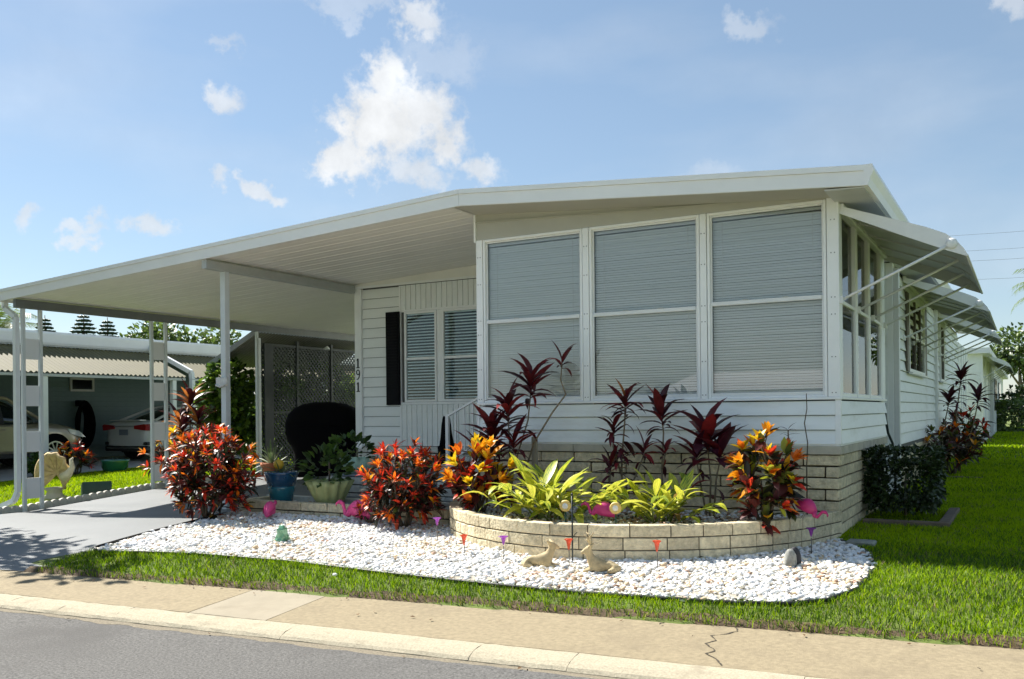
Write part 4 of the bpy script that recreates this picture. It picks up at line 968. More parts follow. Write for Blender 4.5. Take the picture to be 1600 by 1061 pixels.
def top(wb, wt, zb, zt): return [(0, zb - .05), (wb, zb - .05), (wb * .985, zb + .05), (wt * 1.04, zt - .10), (wt * .92, zt - .02), (0, zt + .02)]
# gold sport utility vehicle: nose towards +Y
S = 1.18
suv = thing('parked_suv', 'champagne gold sport utility vehicle parked under the yellow awning', 'car', (-23.85, 4.72, -.075), 0); suv.scale = (S, S, S)
gold = mat('champagne_paint', (.40, .35, .26), .28, metal=.35, coat=.8)
W = .93
loft([(-2.32, sec(.80, .45, .7, .98)), (-2.25, sec(.88, .32, .7, 1.05)), (-1.5, sec(W, .28, .7, 1.07)), (0, sec(W, .26, .7, 1.06)), (.9, sec(W, .26, .7, 1.06)), (1.3, sec(W, .27, .7, 1.07, .05)), (1.9, sec(.91, .29, .68, 1.00, .06)), (2.2, sec(.84, .32, .62, .88, .05)), (2.33, sec(.72, .38, .58, .76, .03))], 'body', gold, suv)
loft([(-2.2, top(.80, .60, 1.04, 1.30)), (-2.05, top(.84, .68, 1.04, 1.66)), (-1.0, top(.86, .70, 1.04, 1.74)), (-.1, top(.86, .70, 1.04, 1.74)), (.35, top(.86, .68, 1.04, 1.66)), (1.25, top(.84, .76, 1.03, 1.12))], 'cabin_glass', cglass, suv)
mb = MB(); mb.tube([(.80, 1.28, 1.06), (.66, .36, 1.66), (.64, -.2, 1.735), (.64, -1.9, 1.70), (.74, -2.15, 1.1)], .045, 8); mb.tube([(-.80, 1.28, 1.06), (-.66, .36, 1.66), (-.64, -.2, 1.735), (-.64, -1.9, 1.70), (-.74, -2.15, 1.1)], .045, 8); mb.build('roof_pillar', gold, suv, True)
loft([(-2.0, [(0, 1.66), (.60, 1.64), (.62, 1.68), (0, 1.71)]), (-1, [(0, 1.74), (.64, 1.71), (.66, 1.75), (0, 1.79)]), (0, [(0, 1.74), (.64, 1.71), (.66, 1.745), (0, 1.785)]), (.38, [(0, 1.67), (.6, 1.64), (.62, 1.68), (0, 1.70)])], 'roof', gold, suv)
for y in (-.75, .15): MB().bar((.845, y, 1.06), (.70, y - .06, 1.66), .03, .10, up=(0, 1, 0)).build('pillar', blkpl, suv)
for y, n_ in ((-.70, 'door'), (.22, 'door')):
    d = MB().box(W - .004, W + .006, y - .78 + .4, y + .42, .42, 1.0, .004).build(n_, gold, suv); MB().tube([(W + .008, y - .30, .93), (W + .028, y - .22, .935), (W + .028, y - .12, .935), (W + .008, y - .05, .93)], .014, 8).build('handle', gold, d, True)
MB().box(W + .0, W + .14, .98, 1.14, 1.06, 1.20, .03).build('mirror', gold, suv)
MB().box(W - .03, W + .012, -1.0, 1.0, .25, .36, .01).build('sill', blkpl, suv)
MB().prism([(2.28, .70), (2.10, .86), (1.78, .93), (1.86, .80), (2.1, .72)], .60, .905, 'x').build('headlight', clear_l, suv)
for x in (.80, -.80):
    for y in (1.42, -1.45):
        if x > 0: arch(suv, W + .004, y, .44, 1)
        wheel(suv, x + (.02 if x > 0 else -.02), y, .37, 1 if x > 0 else -1)
# white sedan: tail towards the street
sedan = thing('parked_sedan', 'white sedan parked with its red tail lights towards the street', 'car', (-22.75, 11.45, -.03), 0); sedan.scale = (S, S, S)
pearl = mat('white_paint', (.62, .62, .60), .25, coat=.8); W = .89
loft([(-2.30, sec(.70, .34, .62, .90)), (-2.24, sec(.80, .30, .62, 1.02)), (-2.05, sec(.86, .27, .66, 1.06, .03)), (-1.4, sec(W, .22, .66, 1.05)), (-.3, sec(W, .20, .64, 1.0)), (.9, sec(W, .20, .64, .96)), (1.5, sec(.88, .22, .62, .92, .05)), (2.1, sec(.80, .24, .55, .78, .04)), (2.3, sec(.66, .28, .5, .66))], 'body', pearl, sedan)
loft([(-1.85, top(.72, .64, 1.03, 1.08)), (-1.05, top(.78, .58, 1.02, 1.38)), (-.5, top(.80, .60, 1.0, 1.45)), (.2, top(.80, .60, .98, 1.44)), (1.2, top(.78, .68, .94, 1.0))], 'cabin_glass', cglass, sedan)
loft([(-1.08, [(0, 1.38), (.52, 1.36), (.54, 1.39), (0, 1.42)]), (-.5, [(0, 1.45), (.55, 1.43), (.57, 1.46), (0, 1.49)]), (.22, [(0, 1.44), (.55, 1.42), (.57, 1.45), (0, 1.48)])], 'roof', pearl, sedan)
mb = MB()
for s_ in (1, -1): mb.tube([(s_ * .70, -1.9, 1.06), (s_ * .56, -1.06, 1.38), (s_ * .57, -.5, 1.45), (s_ * .57, .2, 1.44), (s_ * .70, 1.2, .98)], .035, 8)
mb.build('roof_pillar', pearl, sedan, True)
MB().box(-.60, .60, -2.30, -2.10, 1.055, 1.085, .012).build('boot_lip', pearl, sedan)
for s_ in (1, -1):
    MB().prism([(s_ * .40, .84), (s_ * .84, .80), (s_ * .87, .93), (s_ * .80, .97), (s_ * .40, .93)], -2.325, -2.08, 'y').build('tail_light', red_l, sedan)
    MB().box(s_ * .62, s_ * .84, -2.27, -2.18, .42, .50, .01).build('bumper_vent', blkpl, sedan)
MB().box(-.40, .40, -2.326, -2.30, .90, .925, .004).build('chrome_strip', rim_m, sedan)
p_ = MB().box(-.17, .17, -2.345, -2.325, .68, .83, .006).build('number_plate', plate_m, sedan)
MB().box(-.80, .80, -2.31, -2.1, .25, .40, .03).build('lower_bumper', blkpl, sedan)
MB().box(-.70, .70, -2.33, -2.28, .33, .355, .008).build('bumper_trim', rim_m, sedan)
MB().box(W, W + .12, .75, .88, .98, 1.10, .03).build('mirror', pearl, sedan)
for y in (-.55, .35): MB().box(W - .004, W + .022, y - .1, y + .08, .86, .885, .008).build('handle', pearl, sedan)
for x in (.78, -.78):
    for y in (1.40, -1.36):
        arch(sedan, (W + .002) if x > 0 else -W + .016, y, .37, 1); wheel(sedan, x, y, .33, 1 if x > 0 else -1)
# ------------------------------------------------------------------ plants
def leafm(name, col, tr=.3, rough=.42, var=.25, scale=9, spec=.5): return mat(name, col, rough, var=var, scale=scale, translucent=tr, spec=spec, rnd=.12)
CR = {'red': leafm('croton_red', (.62, .045, .018)), 'orange': leafm('croton_orange', (.85, .19, .012)), 'amber': leafm('croton_amber', (.90, .36, .015)), 'yellow': leafm('croton_yellow', (.92, .60, .02)),
      'maroon': leafm('croton_maroon', (.095, .018, .016), .12), 'green': leafm('croton_green', (.10, .12, .018), .2), 'dark': leafm('croton_dark', (.028, .026, .012), .1), 'lime': leafm('croton_lime', (.42, .46, .04))}
CO = {'wine': leafm('cordyline_wine', (.115, .012, .018), .25), 'deep': leafm('cordyline_deep', (.052, .008, .013), .15), 'ruby': leafm('cordyline_ruby', (.26, .022, .024), .35), 'purple': leafm('cordyline_purple', (.065, .008, .020), .18), 'rust': leafm('cordyline_rust', (.42, .14, .03), .35)}
barkm = mat('plant_stem', (.20, .16, .11), .9, var=.25, scale=20, bump=.5, bscale=60)
twigm = mat('dark_twig', (.10, .075, .05), .9, var=.2, scale=20)
def striped(name, a, b, scale=26, tr=.35, ang=.5):
    m = bpy.data.materials.new(name); m.use_nodes = True; N = m.node_tree.nodes; L = m.node_tree.links; p = N['Principled BSDF']; p.inputs['Roughness'].default_value = .4
    tc = N.new('ShaderNodeTexCoord'); mp = N.new('ShaderNodeMapping'); mp.inputs['Scale'].default_value = (2.2, 24, 2); mp.inputs['Rotation'].default_value = (0, 0, .12); L.new(tc.outputs['Object'], mp.inputs['Vector'])
    oi = N.new('ShaderNodeObjectInfo'); ad = N.new('ShaderNodeVectorMath'); ad.operation = 'ADD'; L.new(mp.outputs[0], ad.inputs[0]); cb = N.new('ShaderNodeCombineXYZ'); mu = N.new('ShaderNodeMath'); mu.operation = 'MULTIPLY'; mu.inputs[1].default_value = 50; L.new(oi.outputs['Random'], mu.inputs[0]); L.new(mu.outputs[0], cb.inputs[0]); L.new(cb.outputs[0], ad.inputs[1])
    nz = N.new('ShaderNodeTexNoise'); nz.inputs['Scale'].default_value = 1.6; nz.inputs['Detail'].default_value = 3; L.new(ad.outputs[0], nz.inputs['Vector'])
    cr = N.new('ShaderNodeValToRGB'); cr.color_ramp.elements[0].position = .42; cr.color_ramp.elements[1].position = .56; cr.color_ramp.elements[0].color = (*a, 1); cr.color_ramp.elements[1].color = (*b, 1); L.new(nz.outputs['Fac'], cr.inputs[0])
    L.new(cr.outputs[0], p.inputs['Base Color']); t = N.new('ShaderNodeBsdfTranslucent'); L.new(cr.outputs[0], t.inputs[0]); ms = N.new('ShaderNodeMixShader'); ms.inputs[0].default_value = tr
    L.new(p.outputs[0], ms.inputs[1]); L.new(t.outputs[0], ms.inputs[2]); L.new(ms.outputs[0], N['Material Output'].inputs['Surface']); MATS[name] = m; return m
GI = {'a': striped('ginger_striped', (.17, .28, .03), (.62, .62, .06)), 'b': striped('ginger_yellow', (.48, .53, .05), (.72, .68, .10)), 'c': striped('ginger_green', (.11, .21, .025), (.36, .42, .05)), 'd': leafm('ginger_dry', (.30, .19, .06))}
def leaf_geo(L, W, droop, fold, n=4, tip=.9, curl=0.0, wide=.42):
    V = []; x = z = 0.0; a = 0.0
    for i in range(n + 1):
        t = i / n; w = W * .5 * (math.sin(math.pi * min(1, t ** tip * .96 + .03)) ** .8) * (1 if t < .999 else 0)
        if i == 0: w = W * .10
        lift = w * fold
        V += [(x, -w, z + lift), (x, 0, z), (x, w, z + lift)]
        a = -droop * (t + .5 / n); x += L / n * math.cos(a); z += L / n * math.sin(a)
    F = []
    for i in range(n):
        F += [(3 * i, 3 * i + 1, 3 * i + 4, 3 * i + 3), (3 * i + 1, 3 * i + 2, 3 * i + 5, 3 * i + 4)]
    return V, F
LM = {}
def leaf_mesh(kind, m, variant):
    k = (kind, m.name, variant)
    if k not in LM:
        spec = LEAF[kind]; d = spec['droop'] + (variant - 1) * spec['dv']; V, F = leaf_geo(1.0, spec['w'], d, spec['fold'], spec['n'], spec['tip'])
        me = bpy.data.meshes.new('leaf'); me.from_pydata(V, [], F); me.materials.append(m); me.polygons.foreach_set('use_smooth', [True] * len(F)); me.update(); LM[k] = me
    return LM[k]
LEAF = {'crotonb': dict(w=.44, droop=.35, dv=.4, fold=.35, n=4, tip=.85), 'croton': dict(w=.30, droop=.5, dv=.45, fold=.35, n=3, tip=.85), 'cord': dict(w=.215, droop=.95, dv=.55, fold=.45, n=5, tip=.9), 'broad': dict(w=.33, droop=.9, dv=.5, fold=.3, n=5, tip=.9), 'ginger': dict(w=.25, droop=1.0, dv=.6, fold=.22, n=6, tip=.95), 'strap': dict(w=.10, droop=.6, dv=.6, fold=.5, n=5, tip=.6), 'round': dict(w=.62, droop=.4, dv=.4, fold=.25, n=3, tip=.9)}
def frame(d, up=Vector((0, 0, 1)), roll=0.0):
    d = Vector(d).normalized(); y = up.cross(d)
    if y.length < .05: y = Vector((0, 1, 0)).cross(d)
    y.normalize(); z = d.cross(y); M = Matrix((d, y, z)).transposed()
    return M @ Matrix.Rotation(roll, 3, 'X')
class Plant:
    """collects leaves: (position, direction, length, kind, material key, roll); the largest become objects, the rest one stuff mesh"""
    def __init__(s, root, pal): s.root = root; s.pal = pal; s.L = []; s.org = Vector(root.location)
    def leaf(s, p, d, ln, kind, key, roll=0.0, show=1.0): s.L.append((show, Vector(p), Vector(d), ln, kind, key, roll))
    def build(s, limit=280):
        s.L.sort(key=lambda q: -q[0]); n_obj = 0; rest = []
        for q in s.L:
            if n_obj < limit and q[0] > 0: 
                show, p, d, ln, kind, key, roll = q; M = Matrix.Translation(p - s.org) @ frame(d, roll=roll).to_4x4() @ Matrix.Diagonal((ln, ln * random.uniform(.85, 1.15), ln, 1))
                put('leaf', leaf_mesh(kind, s.pal[key], random.randrange(3)), s.root, M=M); n_obj += 1
            else: rest.append(q)
        if rest:
            keys = list(s.pal); Vs, Fs, Ms = [], [], []; o = 0
            for show, p, d, ln, kind, key, roll in rest:
                sp = LEAF[kind]; V, F = leaf_geo(1.0, sp['w'], sp['droop'] + random.uniform(-1, 1) * sp['dv'], sp['fold'], 3 if kind != 'strap' else 4, sp['tip'])
                R3 = np.array(frame(d, roll=roll)); W = (np.array(V) * ln) @ R3.T + np.array(p - s.org); Vs.append(W); Fs.append(np.array(F) + o); Ms += [keys.index(key)] * len(F); o += len(V)
            put('foliage', fast_mesh('foliage', np.concatenate(Vs), np.concatenate(Fs), [s.pal[k] for k in keys], np.array(Ms), True), s.root, 'stuff')
def rdir(): v = Vector(np.random.default_rng(random.getrandbits(32)).normal(size=3)); return v.normalized()
def pick(w): return random.choices(list(w), list(w.values()))[0]
def croton(label, base, h, rx, ry, ntips, tipw, oldw, ln=.15, lean=(0, 0), per=10, old=16, limit=280, group='crotons', zlow=.25, stems=7, name='croton', sparse=0.0, kind='croton', els=(.25, 1.1)):
    base = Vector(base); root = thing(name, label, 'shrub', base, 0, group); P = Plant(root, CR); st = MB()
    hubs = []
    for k in range(stems):
        a = 2 * math.pi * (k + random.random() * .7) / stems; r = random.uniform(.15, .5); q = Vector((rx * r * math.cos(a) + lean[0] * .4, ry * r * math.sin(a) + lean[1] * .4, h * random.uniform(.28, .5)))
        b0 = Vector((random.uniform(-.06, .06), random.uniform(-.06, .06), -.03)); mid = (b0 + q) / 2 + Vector((random.uniform(-.04, .04), random.uniform(-.04, .04), 0)); st.tube([b0, mid, q], [.022, .017, .013], 6); hubs.append(q)
    for k in range(ntips):
        u = (k + .5) / ntips; zz = zlow + (1 - zlow) * (1 - u ** 1.15) ; a = k * 2.39996 + random.uniform(-.3, .3)
        prof = math.sqrt(max(.02, 1 - ((zz - .62) / (.45 if zz > .62 else .62)) ** 2)) if True else 1
        rr = (.45 + .55 * random.random() ** .4) * prof
        if zz > .8: rr *= random.random() ** .5
        tip = Vector((rx * rr * math.cos(a) + lean[0] * zz, ry * rr * math.sin(a) + lean[1] * zz, h * (zz + random.uniform(-.05, .06)))) 
        hub = min(hubs, key=lambda q: (q - tip).length + random.uniform(0, .1)); out = (tip - hub); outn = (out.normalized() + Vector((0, 0, .75)) + Vector((tip.x, tip.y, 0)) * .5).normalized()
        mid = hub + out * .55 + Vector((0, 0, -.03)); st.tube([hub, mid, tip - outn * .03], [.010, .008, .005], 5)
        W = base + tip; near = (CAM - W).normalized(); vis = (Vector((tip.x / rx, tip.y / ry, (tip.z - h * .45) / h)) - Vector((0, 0, 0))).dot(near)
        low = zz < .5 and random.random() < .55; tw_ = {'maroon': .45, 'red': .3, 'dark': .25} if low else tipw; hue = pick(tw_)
        for j in range(per):
            t = j * 2.39996 + random.random(); el = els[0] + (els[1] - els[0]) * (j / per); side = outn.orthogonal().normalized(); side = Quaternion(outn, t) @ side; d = outn * math.cos(el) + side * math.sin(el)
            key = hue if random.random() < .62 else pick(tw_)
            P.leaf(W - outn * .012 * j * .5, d, ln * random.uniform(.75, 1.15) * (.7 + .4 * j / per), kind, key, random.uniform(-.4, .4), .5 + vis + random.random() * .2)
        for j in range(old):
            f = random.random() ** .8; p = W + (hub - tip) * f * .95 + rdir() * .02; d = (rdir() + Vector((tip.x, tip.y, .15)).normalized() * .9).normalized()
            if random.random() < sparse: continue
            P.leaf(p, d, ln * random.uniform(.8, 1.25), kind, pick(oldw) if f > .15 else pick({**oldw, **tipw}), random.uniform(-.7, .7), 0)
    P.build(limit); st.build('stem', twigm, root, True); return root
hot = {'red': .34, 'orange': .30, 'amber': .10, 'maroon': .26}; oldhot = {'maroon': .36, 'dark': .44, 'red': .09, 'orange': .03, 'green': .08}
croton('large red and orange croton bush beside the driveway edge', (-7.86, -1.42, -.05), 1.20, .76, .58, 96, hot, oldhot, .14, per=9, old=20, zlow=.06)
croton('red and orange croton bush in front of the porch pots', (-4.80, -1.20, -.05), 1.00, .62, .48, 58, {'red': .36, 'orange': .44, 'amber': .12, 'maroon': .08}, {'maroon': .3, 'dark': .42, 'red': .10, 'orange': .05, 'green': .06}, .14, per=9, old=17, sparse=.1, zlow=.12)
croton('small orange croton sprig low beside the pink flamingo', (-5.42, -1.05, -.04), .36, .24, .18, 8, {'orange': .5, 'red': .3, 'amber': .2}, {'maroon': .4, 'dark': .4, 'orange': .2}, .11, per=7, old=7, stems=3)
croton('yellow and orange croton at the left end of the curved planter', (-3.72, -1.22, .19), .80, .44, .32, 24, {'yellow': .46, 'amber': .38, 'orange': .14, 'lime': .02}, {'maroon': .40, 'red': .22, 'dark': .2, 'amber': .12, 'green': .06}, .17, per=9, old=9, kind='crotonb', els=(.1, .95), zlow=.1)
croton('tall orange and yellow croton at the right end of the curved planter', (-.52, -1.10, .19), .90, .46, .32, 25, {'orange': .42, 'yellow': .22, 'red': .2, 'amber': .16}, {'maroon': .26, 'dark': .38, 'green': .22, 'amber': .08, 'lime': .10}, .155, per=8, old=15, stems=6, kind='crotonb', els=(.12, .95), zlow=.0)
croton('yellow croton behind the second carport post pair', (-13.95, 3.0, -.12), 1.15, .55, .5, 14, {'yellow': .5, 'amber': .35, 'orange': .15}, {'maroon': .4, 'dark': .4, 'amber': .2}, .21, per=8, old=10, limit=120)
croton('small croton on the grass strip before the gold car', (-18.9, 4.35, -.12), .80, .42, .4, 18, {'orange': .3, 'red': .3, 'amber': .25, 'maroon': .15}, {'maroon': .3, 'green': .3, 'dark': .4}, .22, per=7, old=9, limit=100)
def head(P, c, axis, n, ln, kind, wts, spread=(.15, 1.35), show=1.0, gap=.012):
    axis = Vector(axis).normalized()
    for j in range(n):
        f = (j + .5) / n; t = j * 2.39996 + random.uniform(-.25, .25); el = spread[0] + (spread[1] - spread[0]) * f; side = Quaternion(axis, t) @ axis.orthogonal().normalized(); d = axis * math.cos(el) + side * math.sin(el)
        P.leaf(Vector(c) - axis * gap * j, d, ln * random.uniform(.8, 1.12) * (.75 + .35 * math.sin(math.pi * min(1, f + .2))), kind, pick(wts), random.uniform(-.25, .25), show)
def cordyline(label, base, stems, wts, ln=.34, kind='cord', group='cordyline plants', r=.012):
    base = Vector(base); root = thing('cordyline', label, 'plant', base, 0, group); P = Plant(root, CO); st = MB()
    for path, n, l, low in stems:
        pts = [Vector(p) for p in path]; st.tube([p - base for p in pts], [r * (1 - .4 * i / max(1, len(pts) - 1)) for i in range(len(pts))], 6); ax = (pts[-1] - pts[-2]).normalized() + Vector((0, 0, .5))
        head(P, pts[-1] + Vector((0, 0, .03)), ax, n, l * ln, kind, wts)
        for k in range(low):                                    # older leaves down the stem
            f = random.random(); i = min(len(pts) - 2, int(f * (len(pts) - 1))); p = pts[i].lerp(pts[i + 1], random.random())
            if p.z < base.z + .2: continue
            a = random.uniform(0, 6.28); P.leaf(p, Vector((math.cos(a), math.sin(a), random.uniform(-.5, .5))), ln * l * random.uniform(.5, .85), kind, pick(wts), random.uniform(-.5, .5), .8)
    P.build(300); st.build('stem', barkm, root, True); return root
wine = {'wine': .5, 'deep': .34, 'ruby': .16}
cordyline('tall red cordyline cluster with bent stems at the left of the windows', (-3.72, -.62, .18), [
    ([(-3.70, -.60, .1), (-3.62, -.58, .7), (-3.44, -.55, 1.25), (-3.40, -.52, 1.70)], 20, 1.1, 4),
    ([(-3.72, -.62, .1), (-3.80, -.72, .7), (-3.80, -.78, 1.10)], 24, 1.1, 8), ([(-3.68, -.60, .1), (-3.6, -.7, .75), (-3.60, -.75, 1.38)], 18, 1.0, 8), ([(-3.7, -.66, .1), (-3.85, -.85, .6), (-3.9, -.88, .86)], 16, 1.0, 4), ([(-3.7, -.6, .1), (-3.55, -.75, .62), (-3.50, -.8, .98)], 14, .9, 4),
    ([(-3.66, -.58, .1), (-3.38, -.52, .98), (-3.15, -.48, 1.34), (-2.98, -.46, 1.55), (-3.05, -.45, 1.72), (-3.03, -.45, 1.92)], 9, .72, 0)], wine, .41)
cordyline('slim wine-red cordyline below the middle window', (-2.30, -.42, .18), [([(-2.30, -.42, .1), (-2.30, -.42, .8), (-2.26, -.42, 1.2), (-2.25, -.42, 1.45)], 15, 1.0, 26), ([(-2.3, -.42, .6), (-2.38, -.48, .95), (-2.36, -.5, 1.15)], 13, .8, 10), ([(-2.28, -.42, .3), (-2.1, -.4, .7), (-2.03, -.4, .88)], 9, .8, 4), ([(-2.33, -.42, .1), (-2.42, -.5, .5), (-2.40, -.5, .72)], 12, .85, 6)], {'wine': .45, 'deep': .4, 'ruby': .1, 'rust': .05}, .34)
cordyline('single-stemmed dark cordyline right of the slim one under the middle window', (-1.82, -.42, .18), [([(-1.82, -.42, .1), (-1.82, -.42, .7), (-1.80, -.41, 1.1), (-1.83, -.4, 1.33)], 20, 1.0, 0), ([(-1.82, -.42, .7), (-1.76, -.46, .88)], 8, .72, 2)], {'wine': .35, 'deep': .6, 'ruby': .05}, .37)
cordyline('broad-leaved purple cordyline under the right window', (-1.24, -.5, .18), [([(-1.26, -.5, .1), (-1.24, -.5, .6), (-1.28, -.5, 1.06)], 17, 1.1, 2), ([(-1.22, -.5, .1), (-1.18, -.5, .6), (-1.12, -.52, .86)], 11, 1.0, 2), ([(-1.27, -.5, .1), (-1.36, -.5, .6), (-1.40, -.5, .84)], 10, .8, 2)], {'purple': .72, 'wine': .2, 'ruby': .08}, .42, 'broad')
cordyline('dark cordyline with orange top beyond the carport posts', (-13.95, 3.6, -.1), [([(-13.95, 3.6, -.1), (-13.95, 3.6, 1.0), (-13.93, 3.6, 1.65)], 22, 1.1, 14), ([(-13.95, 3.6, .2), (-14.25, 3.6, .9), (-14.3, 3.6, 1.2)], 18, 1, 8), ([(-13.95, 3.6, .2), (-13.65, 3.5, .9), (-13.6, 3.5, 1.25)], 18, 1, 8), ([(-13.95, 3.6, .2), (-13.95, 3.4, .6), (-13.95, 3.4, 1.0)], 18, 1, 8)], {'deep': .5, 'wine': .3, 'rust': .2}, .50, r=.02)
def ginger(label, base, tufts, seed=0):
    base = Vector(base); root = thing('shell_ginger', label, 'plant', base, 0, 'variegated ginger plants'); P = Plant(root, GI); st = MB()
    for (bx, by), ang, tilt, n, ln in tufts:
        b = base + Vector((bx, by, 0)); d0 = Vector((math.cos(ang) * math.sin(tilt), math.sin(ang) * math.sin(tilt), math.cos(tilt))); L0 = ln * 1.15
        pts = [b + d0 * L0 * t + Vector((math.cos(ang), math.sin(ang), 0)) * .10 * t * t for t in (0, .35, .7, 1)]; st.tube([p - base for p in pts], [.010, .009, .007, .005], 6)
        for j in range(n):
            t = .25 + .75 * j / (n - 1); p = b + d0 * L0 * t + Vector((math.cos(ang), math.sin(ang), 0)) * .10 * t * t; sgn = 1 if j % 2 else -1
            side = Vector((-math.sin(ang), math.cos(ang), 0)) * sgn; d = (d0 * random.uniform(.5, .95) + side * random.uniform(.5, .9) * (1 - .5 * (j == n - 1)) + Vector((0, 0, random.uniform(.05, .35)))).normalized()
            P.leaf(p, d, ln * random.uniform(.8, 1.15), 'ginger', pick({'a': .50, 'b': .38, 'c': .10, 'd': .02}), random.uniform(-.4, .4), 1)
    P.build(300); st.build('stem', mat('ginger_stem', (.20, .26, .06), .6), root, True)
T = []
for k in range(17): T.append(((random.uniform(-.16, .16), random.uniform(-.12, .12)), -math.pi / 2 + (k - 8) * .36 + random.uniform(-.2, .2), random.uniform(.2, .9), 6, random.uniform(.30, .40)))
T += [((.18, .0), 0.1, 1.05, 6, .42), ((.22, -.03), .0, .95, 6, .42), ((.2, .05), .35, .9, 6, .40), ((-.2, -.05), math.pi + .1, 1.05, 6, .38)]
ginger('yellow-green striped ginger plant left of centre in the curved planter', (-2.72, -1.45, .19), T)
T = []
for k in range(16): T.append(((random.uniform(-.12, .12), random.uniform(-.1, .1)), -math.pi / 2 + (k - 8) * .39 + random.uniform(-.2, .2), random.uniform(.15, .85), 6, random.uniform(.27, .36)))
T += [((.1, .0), .15, 1.0, 6, .36), ((-.1, .0), math.pi - .2, .9, 6, .36)]
ginger('smaller yellow-green ginger plant between the purple cordyline and flamingo', (-1.50, -1.25, .19), T)
# sprout and bare twig
sp = thing('palm_sprout', 'tiny dark palm-like sprout rising behind the tall orange croton', 'plant', (-.44, -.4, .15)); P = Plant(sp, CO); head(P, (-.44, -.4, 1.14), (0, 0, 1), 10, .13, 'strap', {'deep': .7, 'wine': .3}, (.6, 1.7)); P.build(); MB().tube([(0, 0, 0), (.01, 0, .6), (0, 0, .98)], .008, 6).build('stem', barkm, sp, True)
tw = thing('bare_twig', 'bare crooked twig standing against the siding near the corner', 'twig', (-.26, -.38, .15)); MB().tube([(0, 0, 0), (.0, 0, .6), (.012, 0, .85), (-.018, 0, 1.05), (.008, 0, 1.2), (0.004, 0, 1.36)], [.008, .007, .006, .006, .005, .004], 6).build('stem', twigm, tw, True)
# right side: clipped hedge box and shrubs
GH = {'a': leafm('hedge_green', (.030, .055, .012), .15), 'b': leafm('hedge_dark', (.016, .030, .008), .1), 'c': leafm('hedge_pale', (.07, .10, .03), .2)}
def leafy(name, label, cat, base, blobs, n, ln, kind, pal, wts, group=None, trunk=None, shell=.55, box=False, crown='crown', limit=0):
    base = Vector(base); root = thing(name, label, cat, base, 0, group); P = Plant(root, pal); vol = [b[1][0] * b[1][1] * b[1][2] for b in blobs]
    for i in range(n):
        c, r = random.choices(blobs, vol)[0]
        if box: v = Vector([random.uniform(-1, 1) for _ in range(3)]); a = random.randrange(3); v[a] = math.copysign(random.uniform(.72, 1.0), v[a])
        else: v = rdir() * (random.uniform(shell, 1.0) if random.random() < .8 else random.random())
        p = Vector(c) + Vector((v.x * r[0], v.y * r[1], v.z * r[2])); d = (v.normalized() + rdir() * .9 + Vector((0, 0, .1))).normalized()
        P.leaf(base + p, d, ln * random.uniform(.7, 1.25), kind, pick(wts), random.uniform(-1, 1), -1)
    P.build(0); f = [c for c in root.children if c.name.startswith('foliage')][0]; f.name = crown
    mb = MB()
    if trunk:
        for pts, r0, r1 in trunk: mb.tube(pts, np.linspace(r0, r1, len(pts)), 7)
    else:
        for c, r in blobs: mb.tube([(c[0] * .2, c[1] * .2, -.03), (c[0] * .6, c[1] * .6, c[2] * .5), c], [.02, .015, .008], 5)
    mb.build('trunk', barkm, root, True); return root
leafy('clipped_hedge', 'dark clipped box hedge at the right corner of the block base', 'hedge', (.42, 2.05, 0), [((0, 0, .55), (.40, .62, .30)), ((0, -.1, .42), (.36, .55, .28))], 4200, .062, 'round', GH, {'a': .45, 'b': .45, 'c': .10}, box=True)
eg = thing('hedge_edging', 'dark stone edging frame around the clipped hedge', 'edging', (.42, 2.0, 0)); dstone = mat('dark_stone', (.16, .12, .085), .9, var=.2, scale=9, bump=.4)
for x0, x1, y0, y1 in ((-.36, .12, -.92, -.80), (.125, .55, -.92, -.80), (.43, .55, -.795, 0), (.43, .55, .005, .85)): MB().box(x0, x1, y0, y1, -.03, .07, .01, .004).build('edging_block', dstone, eg)
croton('dark croton along the right wall with orange tips', (.42, 9.8, 0), .95, .55, .8, 26, {'amber': .15, 'orange': .10, 'maroon': .45, 'green': .3}, {'dark': .5, 'maroon': .35, 'green': .15}, .2, per=7, old=12, limit=80)
MB_ = None
croton('dark purple croton beyond the orange-tipped one on the right wall', (.42, 13.4, 0), 1.25, .55, .9, 26, {'maroon': .5, 'red': .2, 'green': .3}, {'dark': .55, 'maroon': .35, 'green': .1}, .24, per=7, old=12, limit=80)
cordyline('tall dark cordyline growing among the shrubs on the right wall', (.40, 12.6, 0), [([(.4, 12.6, 0), (.35, 12.6, 1.2), (.45, 12.6, 2.0)], 16, 1, 10), ([(.4, 12.6, 0), (.1, 12.7, 1.0), (-.0 + .2, 12.7, 1.5)], 14, .9, 6), ([(.4, 12.6, 0), (.7, 12.5, 1.0), (.8, 12.5, 1.55)], 14, .9, 6)], {'deep': .6, 'purple': .4}, .5, r=.02)
eg2 = thing('shrub_edging', 'thin dark edging strip in front of the shrubs on the right wall', 'edging', (.42, 9.0, 0)); 
for k in range(3): MB().box(-.35 + k * .32, -.04 + k * .32, -.1, .0, -.02, .06, .01, .004).build('edging_block', dstone, eg2)
